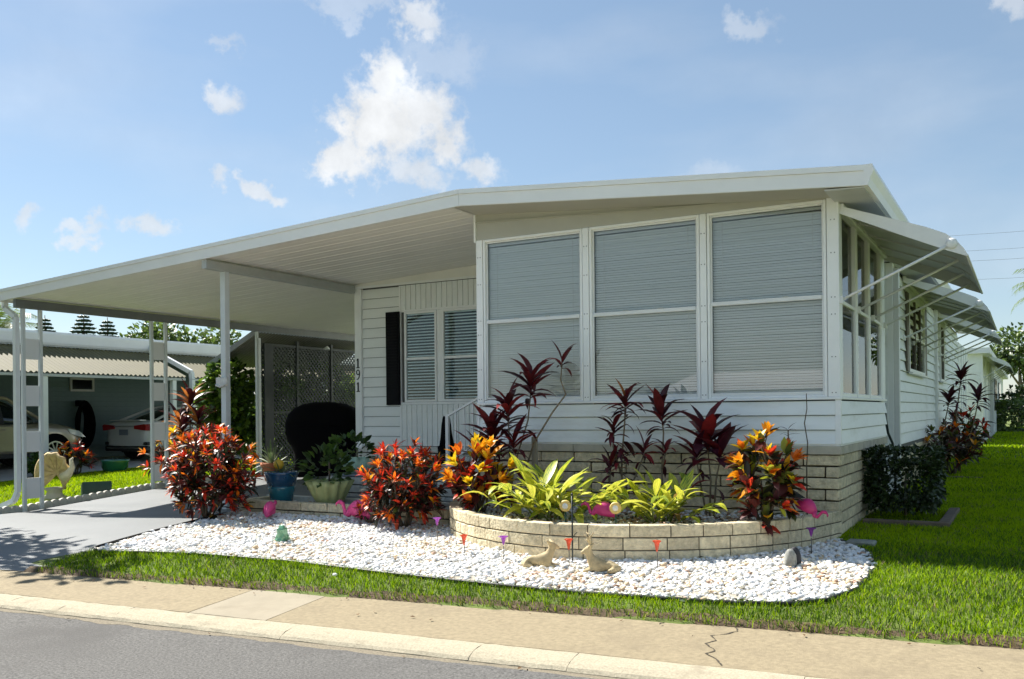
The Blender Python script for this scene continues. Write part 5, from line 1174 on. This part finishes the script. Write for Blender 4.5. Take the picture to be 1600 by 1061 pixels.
# broad green shrub left of the lattice
GS = {'a': leafm('shrub_bright', (.17, .27, .03), .4), 'b': leafm('shrub_mid', (.085, .16, .025), .35), 'c': leafm('shrub_deep', (.04, .08, .018), .25)}
leafy('green_shrub', 'tall bright green leafy shrub at the left end of the lattice', 'shrub', (-14.75, 5.4, -.05), [((0, 0, 2.1), (.55, .5, .65)), ((-.45, -.1, 1.75), (.42, .4, .5)), ((.35, .1, 1.3), (.42, .4, .8)), ((-.15, 0, 1.0), (.5, .5, .7))], 2300, .17, 'round', GS, {'a': .42, 'b': .4, 'c': .18})
leafy('green_shrub', 'shaded leafy shrub growing behind the lattice screen', 'shrub', (-15.1, 8.0, 0), [((0, 0, 1.4), (.8, 1.2, .9)), ((.2, 1, .8), (.7, .9, .8)), ((.6, -1.4, 1.3), (.45, 1.3, 1.3)), ((.5, .6, 1.5), (.5, 1.3, 1.3)), ((-.2, 2.6, 1.2), (.8, 1.6, 1.2))], 6500, .2, 'round', GS, {'a': .3, 'b': .5, 'c': .2})
# white-flowered shrub on the grass strip
fl = leafy('flowering_shrub', 'low shrub with white flowers beside the gold car', 'shrub', (-19.6, 3.9, -.13), [((0, 0, .32), (.38, .4, .28))], 420, .12, 'round', GS, {'b': .6, 'c': .3, 'a': .1})
wf = mat('white_petal', (.8, .8, .76), .6, translucent=.3)
for k in range(9):
    a = random.uniform(0, 6.28); mb = MB(); mb.ball((.3 * math.cos(a) * random.random(), .35 * math.sin(a), .45 + random.uniform(-.05, .2)), (.07, .07, .04), 8, 5); mb.build('flower', wf, fl, True)

# ------------------------------------------------------------------ trees far behind
GT = {'a': leafm('tree_light', (.16, .23, .05), .3), 'b': leafm('tree_mid', (.085, .13, .035), .25), 'c': leafm('tree_dark', (.035, .06, .02), .2)}
def palm(label, base, h, n, ln, name='palm_tree'):
    base = Vector(base); root = thing(name, label, 'tree', base, 0); mb = MB(); mb.tube([(0, 0, -.2), (.05, 0, h * .5), (0, .05, h)], [.17, .13, .12], 9); mb.build('trunk', barkm, root, True); Vs = MB(); g = MB()
    for k in range(n):
        a = k * 2.39996; el = 1.25 - 1.9 * (k / n); pts = []; x = 0; z = h
        for i in range(8): t = i / 7; e = el - 1.5 * t * t; pts.append(Vector((math.cos(a) * x, math.sin(a) * x, z))); x += ln / 7 * math.cos(e); z += ln / 7 * math.sin(e)
        Vs.tube(pts, [.02 * (1 - .8 * i / 7) for i in range(8)], 5)
        for i in range(1, 8):
            for q in range(5):
                t = (q + random.random()) / 5; p = pts[i - 1].lerp(pts[i], t); dr = (pts[i] - pts[i - 1]).normalized()
                for s_ in (-1, 1):
                    sd_v = Vector((-math.sin(a), math.cos(a), 0)) * s_; tip = p + (sd_v * .75 + dr * .6 + Vector((0, 0, -.55))).normalized() * ln * .30 * (1 - .35 * abs(i / 7 - .5) * 2); u = dr * .022
                    g.add([p - u, p + u, tip], [(0, 1, 2)])
    f = g.build('frond_leaflets', GT['a'], root, kind='stuff'); f.data.materials[0] = leafm('palm_green', (.14, .20, .04), .35); Vs.build('frond_rib', leafm('palm_rib', (.2, .2, .06), .1), root, True); return root
palm('fan of palm fronds above the neighbouring roof at far left', (-45.6, 18.6, 0), 6.0, 26, 2.6)
palm('palm tree at the far right edge behind the hedges', (3.6, 62, 0), 9.2, 26, 3.2)
def pine(label, base, h, r):
    base = Vector(base); root = thing('norfolk_pine', label, 'tree', base, 0, 'pines behind the next house'); mb = MB(); mb.tube([(0, 0, 0), (0, 0, h)], [.16, .02], 7); mb.build('trunk', barkm, root, True); g = MB()
    nt = 24
    for i in range(nt):
        z = h * (.25 + .74 * i / nt); L_ = r * (1 - i / nt) ** .75 + .15
        for k in range(8):
            a = k * 6.283 / 8 + i * .45; pts = [Vector((math.cos(a) * L_ * t, math.sin(a) * L_ * t, z + .16 * L_ * math.sin(t * 2.6) - .05 * t)) for t in (0, .33, .66, 1)]; g.tube(pts, [.05, .075, .07, .03], 5)
            for q in range(5): t = .3 + .7 * random.random(); p = pts[0].lerp(pts[3], t) + Vector((0, 0, .1 * L_)); s_ = random.choice((-1, 1)); e = p + Vector((-math.sin(a) * s_ * .8 + math.cos(a) * .6, math.cos(a) * s_ * .8 + math.sin(a) * .6, .15)) * L_ * .28; g.tube([p, e], [.05, .02], 4)
    g.build('branches', leafm('pine_green', (.045, .085, .04), .1), root, True, kind='stuff'); return root
for x, y, h, r, lb in ((-44.6, 20.6, 6.9, 1.35, 'leftmost small pine right of the palm above the neighbouring roof'), (-43.0, 21.8, 7.1, 1.5, 'middle of three dark pines above the neighbouring roof'), (-42.1, 22.6, 6.8, 1.4, 'rightmost of three dark pines above the neighbouring roof')): pine(lb, (x, y, 0), h, r)
def big_tree(label, base, h, blobs, n, ln, wts, group='trees on the skyline'):
    tr = [([(0, 0, -.2), (.1, 0, h * .3), (0, .1, h * .55)], .22, .12)] + [([(0, .05, h * .4), (c[0] * .5, c[1] * .5, c[2] * .8), c], .10, .03) for c, r in blobs]
    return leafy('leafy_tree', label, 'tree', base, blobs, n, ln, 'round', GT, wts, group, tr, .35)
big_tree('light green tree above the neighbouring roof beside the pines', (-39.6, 23.8, 0), 6.2, [((0, 0, 5.2), (1.6, 1.6, 1.5)), ((1.7, .9, 4.8), (1.3, 1.2, 1.3)), ((-1.2, -.8, 4.6), (1.1, 1, 1.2)), ((3.0, 1.8, 5.1), (1.2, 1.1, 1.3))], 3000, .30, {'a': .6, 'b': .35, 'c': .05})
big_tree('thin treetop near the carport centre above the neighbouring roof', (-35.8, 28.2, 0), 5.4, [((0, 0, 4.6), (1.0, 1, 1.2)), ((1.3, .8, 4.1), (.8, .8, .9))], 700, .28, {'a': .5, 'b': .5})
big_tree('olive tree at the far right beyond the last awning', (1.2, 78, 0), 8, [((0, 0, 6.2), (2.2, 2, 2.2)), ((1.8, 0, 5.0), (2, 2, 2)), ((-1.6, 0, 5.6), (1.5, 1.6, 1.4))], 1900, .42, {'a': .3, 'b': .5, 'c': .2})
big_tree('broad green tree filling the right edge behind the hedges', (5.4, 74, 0), 8, [((.6, 0, 5.2), (1.8, 1.8, 1.6)), ((2.6, 0, 6.6), (2.2, 2.0, 1.8))], 2000, .42, {'a': .3, 'b': .45, 'c': .25})
leafy('clipped_hedge', 'square clipped hedge far back on the right lawn', 'hedge', (1.9, 47, 0), [((0, 0, .85), (1.6, 1.2, .85))], 2600, .2, 'round', GT, {'a': .5, 'b': .4, 'c': .1}, box=True)
leafy('clipped_hedge', 'rounded dark hedge behind the square one at far right', 'hedge', (2.2, 53, 0), [((0, 0, 1.5), (2.0, 1.2, 1.4))], 2000, .24, 'round', GT, {'a': .3, 'b': .45, 'c': .25})
# street tree left of the frame: its crown dapples the foot of the driveway
big_tree('leafy street tree left of the driveway entrance', (-15.4, -3.4, -.25), 6.5, [((.3, .9, 4.9), (1.3, .9, .8)), ((1.7, .8, 4.9), (1.1, .6, .6)), ((2.7, .55, 4.7), (1.0, .55, .5)), ((3.7, .35, 4.8), (.9, .5, .5)), ((4.6, .0, 4.6), (.8, .5, .45)), ((1.0, .3, 5.3), (1.5, .7, .7))], 1500, .21, {'a': .4, 'b': .4, 'c': .2}, group='street trees')
# ------------------------------------------------------------------ pots
def pot(name, label, loc, prof, m, n=28, wob=None, cat='pot'):
    r = thing(name, label, cat, loc); MB().lathe(prof, (0, 0, 0), n, wob).build('bowl', m, r, True); return r
def soil_disc(r, rad, z): MB().lathe([(rad, z - .02), (rad * .98, z), (.01, z + .015)], (0, 0, 0), 16).build('soil', soil, r, True)
AL = {'a': leafm('aloe_green', (.12, .18, .07), .15), 'b': leafm('aloe_grey', (.17, .22, .12), .15), 'c': leafm('aloe_dark', (.05, .09, .03), .1)}
bluec = mat('glazed_blue', (.012, .07, .16), .15, coat=1); tealc = mat('glazed_teal', (.012, .15, .21), .25, coat=.8); greenp = mat('pale_green_pot', (.34, .38, .17), .6, var=.1, scale=8); terra = mat('terracotta', (.42, .14, .06), .8, var=.12); mint = mat('mint_pot', (.42, .60, .46), .6, var=.08)
def rosette(root, c, n, ln, key_w, pal=AL, kind='strap', spread=(.2, 1.5)):
    P = Plant(root, pal); head(P, Vector(root.location) + Vector(c), (0, 0, 1), n, ln, kind, key_w, spread, gap=.003); P.build(300)
p = thing('flower_pot', 'two-tone blue and teal glazed pot with a spiky plant and yellow ball', 'pot', (-7.50, -.42, .085))
MB().lathe([(.13, 0), (.15, .02), (.19, .22), (.195, .26)], (0, 0, 0), 28).build('lower_bowl', tealc, p, True); MB().lathe([(.196, .255), (.215, .36), (.24, .43), (.245, .455), (.22, .455), (.20, .40)], (0, 0, 0), 28).build('rim', bluec, p, True); soil_disc(p, .20, .41)
rosette(p, (0, 0, .40), 26, .36, {'a': .5, 'b': .4, 'c': .1}, spread=(.4, 1.75)); MB().ball((-.02, -.03, .56), .075, 14, 10).build('ball', mat('yellow_ball', (.55, .36, .03), .5), p, True)
p = thing('flower_pot', 'pale green fluted flower-shaped pot in the trough behind the flamingo', 'pot', (-6.62, -.42, .085)); mb = MB(); n = 48
mb.lathe([(.14, 0), (.16, .03), (.22, .14), (.27, .26), (.31, .36), (.29, .355), (.24, .24)], (0, 0, 0), n, lambda a, i: 1 + (.02 + .028 * min(i, 4)) * math.cos(12 * a)); mb.build('bowl', greenp, p, True); soil_disc(p, .235, .27)
P = Plant(p, GS)
for k in range(160): v = rdir(); P.leaf(Vector(p.location) + Vector((-.05 + v.x * .30, v.y * .25, .50 + v.z * .25)), (v + Vector((0, 0, .4))).normalized(), random.uniform(.09, .16), 'round', pick({'b': .4, 'c': .6}), random.uniform(-1, 1), -1)
P.build(0); MB().tube([(0, 0, .25), (0, 0, .6)], .012, 6).build('stem', twigm, p, True)
p = thing('flower_pot', 'teal pot with a tall spiky plant next to the planter end', 'pot', (-5.12, -.40, .085)); MB().lathe([(.13, 0), (.15, .02), (.20, .26), (.225, .33), (.225, .36), (.20, .36), (.18, .30)], (0, 0, 0), 28).build('bowl', tealc, p, True); soil_disc(p, .18, .31)
rosette(p, (0, 0, .34), 22, .62, {'a': .5, 'c': .5}, spread=(.05, 1.0))
zt_ = zD(-11.6, 3.7) + .012
p = thing('flower_pot', 'terracotta pot with a grey aloe in front of the lattice', 'pot', (-11.55, 3.55, zt_)); MB().lathe([(.13, 0), (.19, .28), (.22, .28), (.22, .36), (.19, .36), (.17, .28)], (0, 0, 0), 24).build('bowl', terra, p, True); soil_disc(p, .17, .30); rosette(p, (0, 0, .32), 26, .55, {'a': .4, 'b': .6}, spread=(.15, 1.6))
p = thing('flower_pot', 'mint green scalloped planter on the porch platform corner', 'pot', (-6.95, .62, .477)); MB().lathe([(.16, 0), (.20, .05), (.27, .22), (.25, .22), (.2, .1)], (0, 0, 0), 48, lambda a, i: 1 + .06 * math.cos(12 * a)).build('bowl', mint, p, True); soil_disc(p, .22, .16)
P = Plant(p, GS)
for k in range(140): v = rdir(); P.leaf(Vector(p.location) + Vector((-.15 + v.x * .33, v.y * .25, .30 + v.z * .22)), (v + Vector((0, 0, .4))).normalized(), random.uniform(.09, .16), 'round', pick({'b': .4, 'c': .6}), random.uniform(-1, 1), -1)
P.build(0)
p = leafy('hanging_basket', 'dark hanging basket plant on the lattice screen', 'plant', (XL + .32, 5.95, 2.0), [((0, 0, 0), (.26, .26, .24))], 260, .14, 'strap', AL, {'c': .9, 'a': .1}); MB().tube([(0, 0, .1), (-.12, 0, .55), (-.3, 0, .58)], .008, 5).build('hanger', dark, p)
p = leafy('hanging_basket', 'second dark hanging plant far along the lattice screen', 'plant', (XL + .32, 8.5, 1.95), [((0, 0, 0), (.26, .26, .24))], 200, .14, 'strap', AL, {'c': .9, 'a': .1}); MB().tube([(0, 0, .1), (-.12, 0, .55), (-.3, 0, .58)], .008, 5).build('hanger', dark, p)
# black cat statue behind the handrail
ct = thing('cat_statue', 'black sitting cat statue behind the porch handrail', 'statue', (-5.86, 1.42, .477), R_(-20))
def skin(name, m, parent, verts, edges, rad, sub=1, root=0):
    me = bpy.data.meshes.new(name); me.from_pydata(verts, edges, []); me.materials.append(m); o = put(name, me, parent); md = o.modifiers.new('skin', 'SKIN'); md.use_smooth_shade = True
    for i, r in enumerate(rad): me.skin_vertices[0].data[i].radius = (r, r) if not hasattr(r, '__len__') else r; me.skin_vertices[0].data[i].use_root = (i == root)
    if sub: s = o.modifiers.new('sub', 'SUBSURF'); s.levels = sub; s.render_levels = sub
    return o
skin('body', blackm, ct, [(0, 0, .06), (0, 0, .22), (0, -.03, .42), (0, -.05, .56), (0, -.07, .68), (.05, -.05, .76), (.06, -.05, .83), (-.05, -.05, .76), (-.06, -.05, .83), (.07, -.10, .25), (.07, -.14, .03), (-.07, -.10, .25), (-.07, -.14, .03)], [(0, 1), (1, 2), (2, 3), (3, 4), (4, 5), (5, 6), (4, 7), (7, 8), (2, 9), (9, 10), (2, 11), (11, 12)], [.15, .17, .12, .07, .10, .04, .012, .04, .012, .06, .04, .06, .04], 2, 1)
# ------------------------------------------------------------------ flamingos
pinkm = mat('flamingo_pink', (.72, .07, .25), .4, spec=.5); pinkd = mat('flamingo_deep_pink', (.52, .03, .17), .45); beak = mat('beak_black', (.015, .012, .012), .4)
def flamingo(label, loc, rz, s=1.0, m=pinkm, head_low=True, tilt=0.0, leg=.12):
    r = thing('lawn_flamingo', label, 'flamingo', loc, rz, 'plastic flamingos'); r.scale = (s, s, s); r.rotation_euler = (0, tilt, rz)
    mb = MB(); st = []; n = 14; V = []
    for t in np.linspace(0, 1, 12):
        x = -.15 + .36 * t; w = .085 * math.sin(math.pi * min(1, t * .86 + .07)) ** .75 * (1 if t < .99 else .25); h = .115 * math.sin(math.pi * min(1, t * .84 + .08)) ** .7; zc = .0 + .03 * math.sin(math.pi * t) - .055 * t * t
        V += [(x, w * math.cos(a), zc + h * math.sin(a)) for a in np.linspace(0, 2 * math.pi, n + 1)[:-1]]
    mb.add(V, [(i * n + j, (i + 1) * n + j, (i + 1) * n + (j + 1) % n, i * n + (j + 1) % n) for i in range(11) for j in range(n)] + [tuple(range(n)), tuple(range(11 * n, 12 * n))[::-1]]); mb.build('body', m, r, True)
    for sg in (1, -1):
        mb = MB(); V = [(-.05, sg * .078, .05), (.03, sg * .092, .03), (.12, sg * .085, .0), (.22, sg * .05, -.05), (.12, sg * .080, -.06), (.02, sg * .088, -.05)]; mb.add(V, [(0, 1, 5), (1, 2, 4, 5), (2, 3, 4)]); mb.build('wing', m, r, True)
    nk = [(-.12, 0, .0), (-.165, 0, -.06), (-.205, 0, -.05), (-.225, 0, .02), (-.245, 0, .075), (-.285, 0, .09)] if head_low else [(-.12, 0, .03), (-.18, 0, .06), (-.2, 0, .14), (-.17, 0, .22), (-.18, 0, .29), (-.22, 0, .31)]
    MB().tube(nk, [.05, .036, .026, .022, .024, .03], 10).build('neck', m, r, True); hx = nk[-1]
    MB().ball(hx, (.038, .026, .028), 10, 7).build('head', m, r, True); MB().tube([(hx[0] - .03, 0, hx[2]), (hx[0] - .06, 0, hx[2] - .02), (hx[0] - .065, 0, hx[2] - .05)], [.016, .013, .004], 8).build('beak', m if head_low else beak, r, True)
    for sg in (1, -1): MB().tube([(.0, sg * .03, -.06), (.01, sg * .03, -.10 - leg)], .005, 6).build('leg', mat('wire_leg', (.25, .25, .25), .4, metal=.8), r)
flamingo('pink plastic flamingo facing left before the low block wall', (-5.66, -.98, .125), 0, 1.05)
flamingo('pink flamingo seen end-on left of the pale green pot', (-6.98, -1.18, .10), R_(-62), .85, leg=.10)
flamingo('deep pink flamingo inside the planter beside the yellow light', (-1.97, -1.70, .36), R_(6), .66, pinkd, leg=.10)
flamingo('deep pink flamingo at the right end of the planter, half behind leaves', (-.12, -1.02, .40), R_(160), .62, pinkd, tilt=-.5, leg=.12)
# ------------------------------------------------------------------ garden lights and stakes
def funnel(label, x, y, top, col, kind):
    z = G(x, y); h = top - z; r = thing('flower_light', label, 'garden light', (x, y, z), 0, 'glass flower lights in the pebbles'); s_ = .82
    nm = 'glass_' + kind; m = mat(nm, col, .15, translucent=.45, coat=.6)
    pr = [(.004, -.10), (.014, -.075), (.022, -.04), (.030, -.015), (.052, .0), (.060, .004), (.050, .006), (.028, -.008), (.016, -.035), (.004, -.06)] if kind != 'orange' else [(.004, -.12), (.015, -.09), (.022, -.05), (.030, -.015), (.048, .008), (.044, .010), (.026, -.010), (.016, -.045), (.004, -.08)]
    MB().lathe([(a_ * s_, b_ * s_) for a_, b_ in pr], (0, 0, h), 20, lambda a, i: 1 + (.13 * math.cos(5 * a) if 4 <= i <= 6 else 0)).build('flower', m, r, True); MB().tube([(0, 0, -.03), (.004, 0, h * .5), (0, 0, h - .09)], .0045, 6).build('stake', mat('grey_stake', (.10, .10, .09), .5), r, True)
pur, ora = (.42, .09, .52), (.72, .13, .05)
funnel('purple flower light between the croton and the planter end', -3.82, -1.93, .215, pur, 'purple'); funnel('orange flower light left of the planter curve', -3.18, -2.40, .12, ora, 'orange'); funnel('purple flower light left of the lying deer', -2.62, -2.58, .165, pur, 'purple')
funnel('orange flower light between the two deer', -1.95, -2.54, .17, ora, 'orange'); funnel('orange flower light right of the antlered deer', -1.17, -2.34, .175, ora, 'orange'); funnel('purple flower light near the right end of the planter', -.09, -1.04, .20, pur, 'purple'); funnel('tiny orange flower light below the second croton bush', -4.72, -1.45, .06, ora, 'orange')
def sunlight(label, x, y, zc, zb):
    r = thing('round_light', label, 'garden light', (x, y, zb), R_(12), 'round yellow solar lights'); f = mat('yellow_rim', (.72, .52, .16), .5); w = mat('lens_white', (.75, .76, .72), .2, coat=1); h = zc - zb
    mb = MB(); k = 24; pr = [(.030, -.010), (.046, -.016), (.058, -.008), (.060, .004), (.045, .012)]; V = [(rr * math.cos(2 * math.pi * j / k), yy, h + rr * math.sin(2 * math.pi * j / k)) for rr, yy in pr for j in range(k)]
    mb.add(V, [(i * k + j, i * k + (j + 1) % k, (i + 1) * k + (j + 1) % k, (i + 1) * k + j) for i in range(4) for j in range(k)]); mb.build('rim', f, r, True); MB().ball((0, -.006, h), (.032, .010, .032), 14, 8).build('lens', w, r, True)
    MB().tube([(0, .01, 0), (0, .01, h - .05)], .009, 8).build('stake', mat('green_stake', (.02, .07, .04), .4), r, True)
sunlight('round yellow light behind the tall dark stake', -2.32, -1.85, .40, .20); sunlight('round yellow light right of the planter flamingo', -1.78, -1.84, .40, .20)
ts_ = thing('tall_stake', 'tall thin dark stake standing before the planter wall', 'stake', (-1.97, -2.42, -.09)); MB().tube([(0, 0, -.03), (0, 0, .66)], .008, 8).build('rod', mat('dark_rod', (.012, .02, .02), .4), ts_, True); MB().ball((0, 0, .665), (.012, .012, .016), 8, 6).build('tip', mat('dark_rod', (.012, .02, .02), .4), ts_, True); MB().tube([(0, 0, .255), (.03, 0, .30), (.05, 0, .315)], .004, 5).build('hook', mat('dark_rod', (0, 0, 0)), ts_)
ws = thing('wooden_stake', 'weathered wooden stake rising in front of the sunroom block base', 'stake', (-3.46, -.35, .15)); MB().box(-.035, .035, -.02, .02, 0, .90, .006).build('board', mat('weathered_wood', (.34, .30, .23), .9, var=.2, scale=8, stretch=(8, 8, 1)), ws)
MB().box(-.012, .012, -.024, -.0205, .6, .85).build('chamfer', mat('weathered_wood', (.3, .3, .3)), ws)
# ------------------------------------------------------------------ deer statues
deerm = mat('deer_resin', (.46, .36, .20), .8, var=.22, scale=14, bump=.5, bscale=60)
def deer(label, loc, rz, antlers):
    r = thing('deer_statue', label, 'statue', loc, rz, 'lying deer statues'); r.scale = (1.08,) * 3
    # lying body: rump at +X, chest at -X, neck rises, head turned to the front
    V = [(.12, 0, .050), (.06, 0, .060), (-.02, 0, .060), (-.08, 0, .072), (-.105, 0, .13), (-.115, -.005, .185), (-.145, -.02, .178), (-.175, -.035, .160), (.155, 0, .045), (.10, -.05, .030), (.04, -.07, .018), (.10, .05, .030), (.04, .07, .018), (-.09, -.04, .025), (-.16, -.05, .016), (-.09, .04, .025), (-.15, .045, .016), (-.105, -.035, .215), (-.085, -.06, .235), (-.10, .03, .215), (-.075, .055, .235)]
    E = [(0, 1), (1, 2), (2, 3), (3, 4), (4, 5), (5, 6), (6, 7), (0, 8), (0, 9), (9, 10), (0, 11), (11, 12), (3, 13), (13, 14), (3, 15), (15, 16), (5, 17), (17, 18), (5, 19), (19, 20)]
    rad = [.046, .048, .046, .044, .028, .030, .022, .011, .015, .030, .012, .030, .012, .020, .010, .020, .010, .015, .006, .015, .006]
    skin('body', deerm, r, V, E, rad, 2, 2)
    if antlers:
        for sg in (-1, 1):
            mb = MB(); b = Vector((-.11, sg * .018, .205)); mb.tube([b, b + Vector((.015, sg * .03, .045)), b + Vector((.0, sg * .055, .085)), b + Vector((-.03, sg * .06, .115))], [.010, .009, .007, .005], 6); mb.tube([b + Vector((.012, sg * .028, .04)), b + Vector((-.02, sg * .03, .075))], [.007, .005], 5); mb.tube([b + Vector((.003, sg * .05, .075)), b + Vector((.025, sg * .065, .11))], [.007, .005], 5); mb.build('antler', deerm, r, True)
deer('small tan deer statue lying with its ears up, left of the antlered one', (-2.20, -2.66, -.085), R_(200), False)
deer('tan deer statue with antlers lying in the white pebbles', (-1.56, -2.66, -.085), R_(18), True)
rb = thing('frog_figurine', 'small green ceramic figurine standing in the white pebbles', 'figurine', (-5.46, -2.55, -.075)); gm = mat('green_ceramic', (.13, .32, .18), .3, coat=.6, var=.2, scale=20)
skin('body', gm, rb, [(0, 0, .04), (0, 0, .10), (0, -.01, .165), (.03, -.01, .205), (-.03, -.01, .205), (.05, -.05, .03), (-.05, -.05, .03)], [(0, 1), (1, 2), (2, 3), (2, 4), (0, 5), (0, 6)], [.060, .062, .046, .018, .018, .022, .022], 2, 1)
gs = thing('standing_stone', 'upright grey garden stone in the pebbles near the planter', 'stone', (-.12, -1.80, -.09), R_(20)); mb = MB().ball((0, 0, .08), (.062, .05, .115), 12, 9); mb.v = [(x * (1 + .08 * math.sin(9 * z * 20)), y, z) for x, y, z in mb.v]; mb.build('rock', mat('grey_stone', (.30, .30, .27), .9, var=.4, scale=16, bump=.6), gs, True); MB().ball((.045, .05, .085), (.06, .03, .12), 10, 8).build('rear_slab', mat('dark_slate', (.03, .03, .035), .7), gs, True)
fs_ = thing('stepping_stone', 'flat grey stone on the grass at the planter corner', 'stone', (.27, -.42, -.01)); MB().box(-.13, .13, -.09, .09, -.02, .035, .02, .01).build('slab', mat('flat_stone', (.25, .26, .22), .9, var=.25, scale=12), fs_)
# ------------------------------------------------------------------ things on the grass strip at left
sh_ = thing('shell_ornament', 'tan fan-shaped shell ornament on a round base beside the carport post', 'ornament', (-14.45, .78, -.22), R_(28)); tanm = mat('tan_shell', (.50, .38, .19), .8, var=.25, scale=9, bump=.5, bscale=40)
mb = MB(); nr, na = 8, 36; V = []
for i in range(nr + 1):
    t = i / nr
    for j in range(na + 1):
        a = -.25 * math.pi + 1.5 * math.pi * j / na; rr = .004 + .385 * t * (1 + .035 * math.cos(j * math.pi / 2)); V.append((rr * math.cos(a) * .88, .12 - .20 * t * t + .022 * t * math.cos(j * math.pi / 2), .50 + rr * math.sin(a) * 1.05))
k = na + 1; mb.add(V, [(i * k + j, i * k + j + 1, (i + 1) * k + j + 1, (i + 1) * k + j) for i in range(nr) for j in range(na)]); o = mb.build('shell', tanm, sh_, True); sm_ = o.modifiers.new('t', 'SOLIDIFY'); sm_.thickness = .05
MB().tube([(.22, -.08, .42), (.33, -.10, .50), (.40, -.10, .62), (.38, -.1, .76), (.42, -.1, .80)], [.10, .075, .05, .035, .012], 10).build('spire', mat('shell_white', (.62, .55, .40), .7, var=.2), sh_, True)
MB().lathe([(.20, 0), (.21, .05), (.15, .09), (.13, .16), (.2, .22), (.05, .24)], (0, 0, 0), 20).build('base', mat('base_stone', (.45, .42, .35), .9, var=.15), sh_, True)
ub = thing('utility_box', 'dark green wedge-shaped floodlight box on the grass strip', 'light box', (-14.0, 1.35, -.2), R_(60)); gb = mat('dark_green_box', (.010, .045, .035), .5)
MB().prism([(-.14, 0), (.14, 0), (.14, .20), (-.14, .30)], -.26, .26, 'x').build('box', gb, ub); MB().add([(-.24, -.125, .302), (.24, -.125, .302), (.24, .13, .21), (-.24, .13, .21)], [(0, 1, 2, 3)]).build('lens', mat('lamp_lens', (.5, .55, .5), .2), ub)
p = pot('flower_pot', 'round green ceramic bowl pot at the edge of the next driveway', (-18.75, 5.35, -.1), [(.16, 0), (.24, .03), (.32, .15), (.335, .27), (.36, .31), (.36, .34), (.32, .34), (.29, .25)], mat('green_glaze', (.02, .14, .09), .25, coat=.8)); soil_disc(p, .29, .28); rosette(p, (0, 0, .27), 14, .25, {'c': 1})
sb = thing('splash_block', 'green plastic splash block under the carport downspout', 'splash block', (XL - .55, -.72, zD(XL - .3, -.7) + .0), R_(190)); sg = mat('splash_green', (.12, .24, .17), .6)
MB().prism([(-.16, 0), (-.16, .09), (-.13, .09), (-.12, .03), (.12, .03), (.13, .09), (.16, .09), (.16, 0)], -.32, .32, 'x').build('tray', sg, sb)
wp = thing('post_ornament', 'white shell-shaped ornament fixed to the middle carport post', 'ornament', (XM, -.225, 1.86)); mb = MB().box(-.115, .115, -.035, .0, -.06, .06, .02, .008); mb.build('plaque', mat('ornament_white', (.62, .62, .58), .8, var=.15, scale=25, bump=.8, bscale=30), wp); MB().tube([(-.11, -.03, -.05), (0, -.05, -.08), (.11, -.03, -.03)], .02, 6).build('rope', mat('ornament_white', (.6, .6, .6)), wp, True)
# a scrap of white paper in the front grass
pc = thing('paper_scrap', 'small white crumpled scrap lying in the front grass strip', 'litter', (-3.72, -3.72, G(-3.72, -3.72) + .06)); MB().ball((0, 0, 0), (.025, .02, .015), 7, 5).build('scrap', PC[0], pc)
# ------------------------------------------------------------------ far right house and cables, houses across the street
fh = thing('far_house', 'white house with awnings far back along the right lawn', 'house', (.3, 30, 0))
MB().box(-8, .28, 27, 34, 0, 3.3).build('wall', siding, fh); MB().box(-8, .28, 40, 62, 0, 3.3).build('wall', siding, fh); MB().box(-8, -.6, 34, 40, 0, 3.3).build('recess', dark, fh); MB().box(-8.3, .6, 26.7, 62, 3.3, 3.5).build('roof', roofw, fh)
for y in (27.02, 30.4, 33.8, 36, 38, 40.02): MB().box(.281, .34, y, y + .14, 0, 3.3).build('trim_post', trim, fh)
for y0, y1 in ((42, 46), (50, 54)): w = MB().box(.285, .33, y0, y1, 1.2, 2.8).build('window', cglass, fh)
rel(fh)
a = awning(29.0, 37.0, 'pale awning on the far white house at the right edge', 5, wall=.30, caps=False)
for c in a.children: c.location.x += .0
cab = mat('cable_black', (.16, .17, .18), .6)
for z0, lb in ((21.5, 'highest'), (19.6, 'second'), (18.4, 'third'), (16.2, 'lowest')):
    c = MB().tube([(x, 110 + .04 * x, z0 + .0009 * (x - 10) ** 2) for x in np.linspace(-60, 80, 15)], .016, 5).build('overhead_cable', cab); tag(c, lb + ' of the overhead cables crossing the sky at right', 'cable', 'overhead cables')
oh = thing('opposite_house', 'white house standing across the street behind the viewer', 'house', (-6, -26, 0))
MB().box(-10.5, -1.5, -33, -25, -.3, 2.1).build('wall', siding, oh)
MB().prism([(-34, 2.0), (-24.2, 2.0), (-24.2, 2.12), (-29, 3.0), (-34, 2.12)], -11, -1, 'x').build('roof', roofw, oh)
for x in (-9, -6, -3.4): MB().box(x - .6, x + .6, -24.99, -24.95, .8, 1.8).build('window', cglass, oh)
rel(oh)
